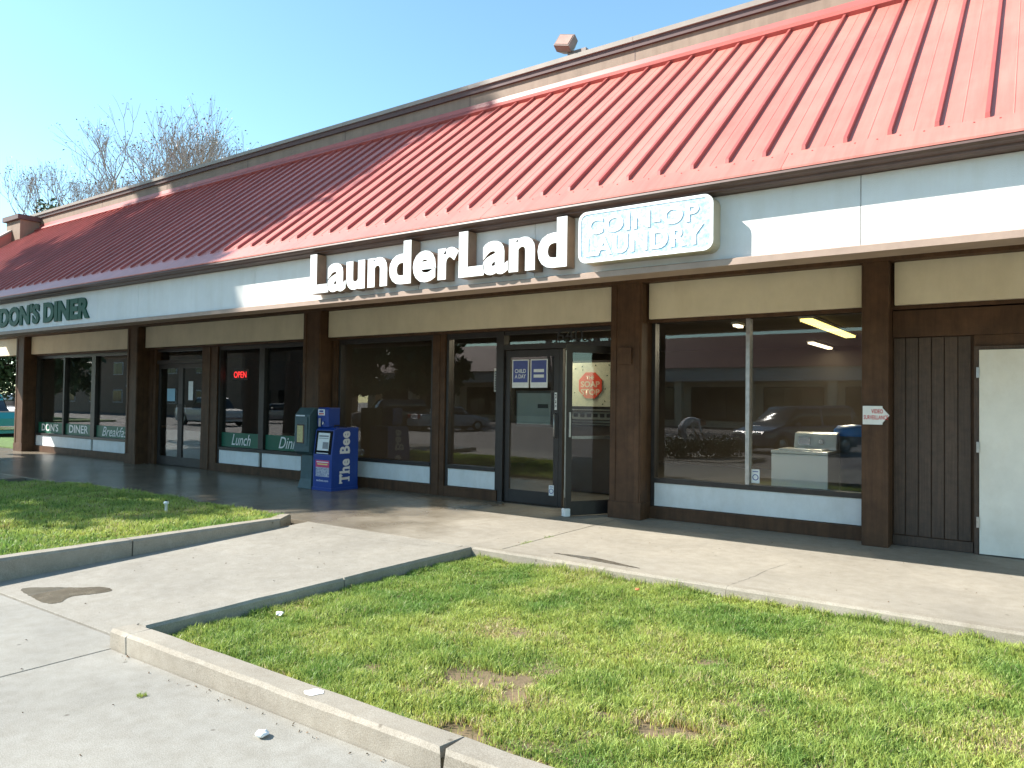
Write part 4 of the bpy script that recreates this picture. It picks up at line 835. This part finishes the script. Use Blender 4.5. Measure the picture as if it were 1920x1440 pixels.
# ================================================================== VEHICLES
def loft(secs):
    m_ = len(secs[0]); vs = [p for s in secs for p in s]; fs = [(i*m_+j, i*m_+(j+1) % m_, (i+1)*m_+(j+1) % m_, (i+1)*m_+j) for i in range(len(secs)-1) for j in range(m_)]
    return vs, fs + [tuple(range(m_))[::-1], tuple(range((len(secs)-1)*m_, len(secs)*m_))]
def interp(P, x):
    for (a, b), (c, d) in zip(P[:-1], P[1:]):
        if a <= x <= c: t = (x-a)/(c-a or 1); t = t*t*(3-2*t) if c-a > .15 else t; return b+(d-b)*t
    return P[-1][1]
def car(kind, paint, label, cat, loc, rz, group=None):
    L, W, belt, roofz, wh, wb, gh = dict(
        sedan=(4.7, 1.78, [(0,.62),(.25,.78),(1.25,.93),(3.6,.98),(4.45,.96),(4.7,.7)], 1.43, .31, (.9, 3.6), [(1.15,.93),(1.95,1.40),(3.0,1.43),(4.05,.98)]),
        suv=(4.8, 1.9, [(0,.75),(.2,.95),(1.3,1.08),(4.6,1.12),(4.8,.8)], 1.82, .37, (.92, 3.75), [(1.2,1.06),(1.85,1.76),(4.2,1.80),(4.65,1.12)]),
        van=(4.9, 1.92, [(0,.68),(.2,.82),(1.0,.98),(4.75,1.04),(4.9,.75)], 1.76, .33, (.9, 3.85), [(.85,.95),(1.85,1.70),(4.3,1.74),(4.78,1.04)]),
        hatch=(4.2, 1.75, [(0,.65),(.2,.78),(1.1,.94),(4.0,1.0),(4.2,.75)], 1.48, .31, (.82, 3.35), [(1.05,.93),(1.8,1.43),(3.2,1.46),(4.05,1.0)]),
        pickup=(5.5, 1.92, [(0,.78),(.15,.95),(1.5,1.06),(5.35,1.08),(5.5,.85)], 1.78, .38, (.95, 4.3), [(1.45,1.06),(2.0,1.72),(3.1,1.75),(3.4,1.08)]))[kind]
    t = thing("parked_" + dict(sedan="car", suv="car", van="van", hatch="car", pickup="pickup")[kind], label, cat, (0,0,0), group)
    secs = []; N = 72
    for i in range(N+1):
        x = L*i/N; zt = interp(belt, x); zb = .30
        for wx in wb:
            if abs(x-wx) < wh+.07: zb = max(zb, math.sqrt(max(0, (wh+.07)**2-(x-wx)**2))+.06+wh*.55)
        e = min(x, L-x); hw = W/2*(1-.16*max(0, 1-e/.35)**2); zb = min(zb, zt-.12); zm = (zb+zt)/2
        secs.append([(x, -hw*.96, zb), (x, -hw, zm), (x, -hw*.985, zt-.08), (x, -hw*.9, zt), (x, hw*.9, zt), (x, hw*.985, zt-.08), (x, hw, zm), (x, hw*.96, zb)])
    body = MB().add(*loft(secs)).build("body", paint, t, smooth=False)
    MB().box(.2, L-.2, -W*.36, W*.36, .2, .45).build("underbody", RUBBER, t)
    gl = []
    xs = np.linspace(gh[0][0], gh[-1][0], 28)
    for x in xs:
        zb = interp(belt, x)-.01; zt = max(zb+.012, min(interp([(a, b) for a, b in gh], x), roofz)); f = (zt-zb)/(roofz-1.0); hw0 = W/2*.90; hw1 = hw0-.17*f
        gl.append([(x, -hw0, zb), (x, -hw1-.02, zt-.07*min(1, f)), (x, -hw1+.06, zt), (x, hw1-.06, zt), (x, hw1+.02, zt-.07*min(1, f)), (x, hw0, zb)])
    MB().add(*loft(gl)).build("cabin_glass", CARGLASS, t, smooth=True)
    rf = []
    for x in np.linspace(gh[1][0]-.08, gh[2][0]+.12, 14):
        zt = min(interp(gh, x), roofz)+.006; f = (zt-1.0)/(roofz-1.0); hw1 = W/2*.9-.17*f+.03
        rf.append([(x, -hw1, zt-.085), (x, -hw1+.05, zt+.006), (x, hw1-.05, zt+.006), (x, hw1, zt-.085), (x, hw1-.08, zt-.02), (x, -hw1+.08, zt-.02)])
    MB().add(*loft(rf)).build("roof", paint, t, smooth=False)
    for s in (-1, 1):
        hw0 = W/2*.9
        nb = [gh[1][0]+.95, gh[2][0]-.02] if kind != 'pickup' else [gh[2][0]+.02]
        for x in nb: MB().add([(x-.05, s*(hw0+.012), 1.0), (x+.05, s*(hw0+.012), 1.0), (x+.04, s*(hw0-.15), roofz-.05), (x-.05, s*(hw0-.15), roofz-.05), (x-.05, s*(hw0-.05), 1.0), (x+.05, s*(hw0-.05), 1.0), (x+.04, s*(hw0-.2), roofz-.05), (x-.05, s*(hw0-.2), roofz-.05)], [(0,1,2,3),(4,7,6,5),(0,4,5,1),(1,5,6,2),(2,6,7,3),(3,7,4,0)]).build("pillar", paint, t)
        MB().box(.02, .16, s*W*.28-.16, s*W*.28+.16, .62, .76).build("headlight", CHROME, t, .02); MB().box(L-.12, L-.01, s*W*.36-.1, s*W*.36+.1, .74, .95).build("taillight", mat("tail_red", (.4, .02, .02), .3), t, .02)
        MB().box(gh[0][0]+.55, gh[0][0]+.72, s*(W/2+.02)-.07, s*(W/2+.02)+.07, 1.0, 1.12).build("mirror", paint, t, .03)
        for wx in wb:
            tr = MB().lathe([(wh*.62, -.1), (wh*.94, -.1), (wh, -.06), (wh, .06), (wh*.94, .1), (wh*.62, .1)], (wx, s*(W/2-.12), wh), 26, 'y').build("tyre", RUBBER, t, smooth=False)
            MB().lathe([(0, s*.07), (wh*.2, s*.075), (wh*.55, s*.05), (wh*.64, s*.095)], (wx, s*(W/2-.12), wh), 20, 'y').build("rim", ALU, tr)
    MB().box(-.04, .12, -W*.42, W*.42, .42, .58).build("bumper", paint if kind in ("sedan", "van", "hatch") else CHROME, t, .03); MB().box(L-.12, L+.04, -W*.42, W*.42, .42, .58).build("bumper", paint if kind in ("sedan", "van", "hatch") else CHROME, t, .03)
    if kind == 'pickup': MB().box(3.5, 5.35, -W*.38, W*.38, 1.06, 1.084).build("bed", RUBBER, t)
    t.location = loc; t.rotation_euler = (0, 0, rz); return t
def paint(n, c): return mat("paint_"+n, c, .3, coat=.8)
ZG = -.21
def cz(kind, px, label, cat, x, y, deg, g=None): car(kind, paint(px[0], px[1]), label, cat, (x, y, ZG), R(deg), g)
cz('pickup', ("teal", (.01, .30, .33)), "teal pickup truck parked beyond the far end of the shops", "pickup", -36.7, 11.6, 6)
cz('suv', ("white", (.75, .76, .78)), "white sport utility parked past the teal pickup", "car", -46.8, 16.4, 12)
cz('pickup', ("offwhite", (.70, .69, .66)), "white pickup mirrored in the diner doors", "pickup", -40.2, -9.2, 182)
cz('sedan', ("beige", (.50, .40, .34)), "beige sedan mirrored in the diner window", "car", -45.5, -13.5, 120+180)
cz('suv', ("darkred", (.045, .008, .010)), "dark maroon sport utility mirrored in the laundry window", "car", -33.0, -11.8, -57)
cz('sedan', ("silver", (.35, .36, .38)), "silver sedan mirrored left of the laundry door", "car", -27.5, -17.5, 112)
cz('van', ("blue", (.05, .065, .12)), "dark blue minivan mirrored above the washer", "van", -8.75, -8.6, -58)
cz('sedan', ("grey", (.10, .11, .12)), "charcoal sedan parked in the lot across from the laundry", "car", -19, -19, 100)

# ================================================================== ACROSS THE LOT (mirrored in the glass)
evergreen(-50, -27, 13, 5.5, 2.0, "big round evergreen in the lot near the end of the opposite shops", 12000, .34); evergreen(-41.5, -27.5, 12, 4.6, 2.2, "second big evergreen in the lot before the opposite shops", 12000, .34)
OB = thing("opposite_shops", "long low shop row across the parking lot with red brown canopy roof", "building", (-26, -38, -.2))
ox0, ox1, oy = -58, 12, -36
box("wall", CREAM, OB, ox0, ox1, oy-8, oy-1.4, -.2, 3.4); box("fascia", STUCCO, OB, ox0, ox1, oy-.15, oy, 3.3, 4.3)
MB().prism([(oy+.2, 4.3), (oy-2.8, 6.9), (oy-8, 6.9), (oy-8, 4.3)], ox0, ox1).build("roof", mat("brown_red_roof", (.22, .075, .055), .6, .1, 1), OB); box("soffit", BROWN, OB, ox0, ox1, oy-1.5, oy-.16, 3.38, 3.5)
for i in range(12):
    x = ox0+.2+1+i*5.6; box("column", CREAM, OB, x, x+.55, oy-.7, oy-.17, -.2, 3.375)
    wn = box("window", BRONZE, OB, x+.9, x+5.1, oy-1.398, oy-1.33, .3, 2.9)
    for k in range(3): box("pane", CARGLASS, wn, x+1+k*1.38, x+2.3+k*1.38, oy-1.328, oy-1.31, .4, 2.8)
AP = thing("apartment_house", "two storey tan stucco apartment house across the lot", "building", (-70, -26, -.2))
ATAN = mat("apartment_stucco", (.34, .24, .18), .9, .08, .6)
box("wall", ATAN, AP, -125, -58, -36, -22, -.2, 6.2); MB().prism([(-37, 6.2), (-21.2, 6.2), (-29, 9.0)], -126, -57.2).build("roof", mat("shingle_brown", (.12, .085, .07), .9, .2, 2), AP)
for i in range(12):
    for z in (.9, 3.8):
        x = -121+i*5.1; wn = box("window", PAPER, AP, x, x+1.9, -21.99, -21.93, z, z+1.35)
        for k in range(2): box("pane", CARGLASS, wn, x+.1+k*.88, x+.9+k*.88, -21.925, -21.9, z+.1, z+1.25)
for i in range(4): box("wall_garage", BRONZE, AP, -57.98, -57.9, -35+i*3.3, -32.6+i*3.3, .2, 2.3)
evergreen(-62, -8, 9, 4, 1.8, "round evergreen near the apartment house across the lot", 8000, .3)
bare_tree(-24.5, -27, 12, "slender bare tree in the lot before the opposite shops", .5, 31); bare_tree(-29, -28, 12.5, "bare tree in the lot left of the slender one", .5, 35)
# flowering bush in a planting island and a person bending behind it
isl = structure(MB().prism(rrect(-10.6, -7.0, -5.6, -1.9, .6), -.21, -.1, 'z').build("planting_island", CONC3, None, .02))
bu = thing("flowering_bush", "low dark bush dotted with white flowers in the planting island", "bush", (-8.6, -3.6, -.1)); mb = MB(); pts = []; flw = []
for i in range(26):
    t_ = random.random(); bx_, by_ = -9.5+1.9*t_+random.uniform(-.3, .3), -2.5-2.2*t_+random.uniform(-.3, .3)
    mb.tube([(bx_, by_, -.1), (bx_+.05, by_, .2), (bx_+random.uniform(-.15, .15), by_, .4)], [.012, .01, .004], 4)
    q = RNG.normal(size=(130, 3))*np.array([.2, .2, .13])+np.array([bx_, by_, .22]); q[:, 2] = np.clip(q[:, 2], -.08, .6); pts.append(q)
    f_ = RNG.normal(size=(9, 3))*np.array([.2, .2, .05])+np.array([bx_, by_, .47]); flw.append(f_)
mb.build("stem", BARK, bu); leaves("foliage", np.concatenate(pts), .06, LEAF, bu, (.03, .05, .015), (.06, .09, .03)); leaves("flower", np.concatenate(flw), .03, LEAF, bu, (.75, .75, .7), (.8, .8, .78))
SKIN = mat("skin", (.42, .25, .18), .55); SHIRT = mat("white_shirt", (.72, .73, .75), .8, .05, 9); PANTS = mat("light_trousers", (.42, .43, .46), .8, .08, 9); HAIR = mat("dark_hair", (.02, .015, .012), .6); SHOE = mat("shoe", (.04, .035, .03), .6)
def person(loc, rz):
    t = thing("person", "person in white shirt and light trousers bending over the flowering bush", "person", (0, 0, 0))
    J = []; E_ = []; Rd = []
    def chain(pts, rads, start=None):
        prev = start
        for p, r in zip(pts, rads):
            J.append(p); Rd.append(r); i = len(J)-1
            if prev is not None: E_.append((prev, i))
            prev = i
        return prev
    pel = chain([(0, 0, .93)], [.15])
    ch = chain([(.14, 0, 1.04), (.32, 0, 1.12), (.46, 0, 1.13)], [.14, .16, .15], pel); nk = chain([(.58, 0, 1.13), (.64, 0, 1.12)], [.06, .058], ch)
    for s in (-1, 1):
        chain([(.0, s*.11, .86), (.06, s*.12, .48), (-.04, s*.12, .09), (.10, s*.13, .04)], [.095, .065, .045, .04], pel)
        wr = chain([(.47, s*.19, 1.09), (.52, s*.22, .82), (.66, s*.17, .62)], [.06, .045, .032], ch)
        pm_ = chain([(.70, s*.165, .565)], [.034], wr)
        for k in range(4): a = (k-1.5)*.018; chain([(.72+a*.2, s*(.165+a), .53), (.73+a*.2, s*(.165+a), .50-.006*abs(k-1.5)), (.722, s*(.165+a), .475)], [.010, .009, .008], pm_)
        chain([(.685, s*.13, .555), (.70, s*.118, .53), (.712, s*.118, .51)], [.011, .010, .009], pm_)
    me = bpy.data.meshes.new("body"); me.from_pydata(J, E_, []); o = bpy.data.objects.new("body", me); COL.objects.link(o)
    sk = o.modifiers.new("skin", 'SKIN'); sk.use_smooth_shade = True
    for i, r in enumerate(Rd): me.skin_vertices[0].data[i].radius = (r, r); me.skin_vertices[0].data[i].use_root = (i == 0)
    sb = o.modifiers.new("sub", 'SUBSURF'); sb.levels = sb.render_levels = 2
    dg = bpy.context.evaluated_depsgraph_get(); m2 = bpy.data.meshes.new_from_object(o.evaluated_get(dg)); COL.objects.unlink(o); bpy.data.objects.remove(o)
    m2.materials.clear()
    for m_ in (SKIN, SHIRT, PANTS, SHOE): m2.materials.append(m_)
    for p in m2.polygons:
        c = p.center; p.use_smooth = True
        p.material_index = 3 if c.z < .10 else 2 if (c.z < .95 and c.x < .22) else 1 if (c.x < .56 and c.z > .68) else 0
    b = bpy.data.objects.new("body", m2); COL.objects.link(b); par(b, t)
    hm = MB(); hc = Vector((.74, 0, 1.06)); bm = bmesh.new(); bmesh.ops.create_uvsphere(bm, u_segments=18, v_segments=12, radius=1)
    for v in bm.verts: v.co = Vector((v.co.x*.115, v.co.y*.078, v.co.z*.095))
    HM = T(hc) @ Matrix.Rotation(R(35), 4, 'Y')
    for v in bm.verts: v.co = HM @ v.co
    mh = bpy.data.meshes.new("head"); bm.to_mesh(mh); bm.free(); hd = fin(mh, "head", SKIN, t, smooth=True)
    MB().add([(.02, -.016, -.088), (.02, .016, -.088), (-.03, 0, -.09), (.015, 0, -.115)], [(0,1,3),(1,2,3),(2,0,3),(0,2,1)]).xf(HM).build("nose", SKIN, hd)
    for s in (-1, 1): MB().lathe([(0, .008), (.011, .0), (0, -.008)], (-.02, s*.032, -.084), 8).xf(HM).build("eye", INKBLACK, hd); MB().lathe([(0, .012), (.026, 0), (0, -.012)], (.0, s*.078, -.005), 8, 'y').xf(HM).build("ear", SKIN, hd)
    MB().box(.045, .054, -.024, .024, -.09, -.083).xf(HM).build("mouth", mat("lip", (.35, .12, .10), .5), hd)
    bm = bmesh.new(); bmesh.ops.create_uvsphere(bm, u_segments=18, v_segments=12, radius=1)
    for v in bm.verts: v.co = HM @ Vector((v.co.x*.108-.018, v.co.y*.085, v.co.z*.088+.022))
    mh = bpy.data.meshes.new("hair"); bm.to_mesh(mh); bm.free(); fin(mh, "hair", HAIR, t, smooth=True)
    t.location = loc; t.rotation_euler = (0, 0, rz)
person((-9.05, -3.35, -.1), R(-50))
lp = thing("lamp_post", "slim post with a white globe across the lot", "lamp", (-62, -14, -.2)); MB().lathe([(.14, 0), (.12, .25), (.05, .35), (.04, 2.3), (.09, 2.34)], (-62, -14, -.2), 12).build("post", BRONZE, lp); MB().lathe([(.08, 2.34), (.2, 2.5), (.21, 2.6), (.15, 2.75), (0, 2.8)], (-62, -14, -.2), 16).build("globe", LETW, lp, smooth=True)
# strip of lawn and pavement beyond the far end of the shops
structure(box("far_lawn", mat("far_grass", (.09, .15, .03), .9, .35, 6, bump=.6, bscale=40), None, -33.5, -24.6, 9.6, 30, -.2, -.03))
structure(box("far_lawn", MATS["far_grass"], None, -75, -52, -8, 40, -.2, -.1))
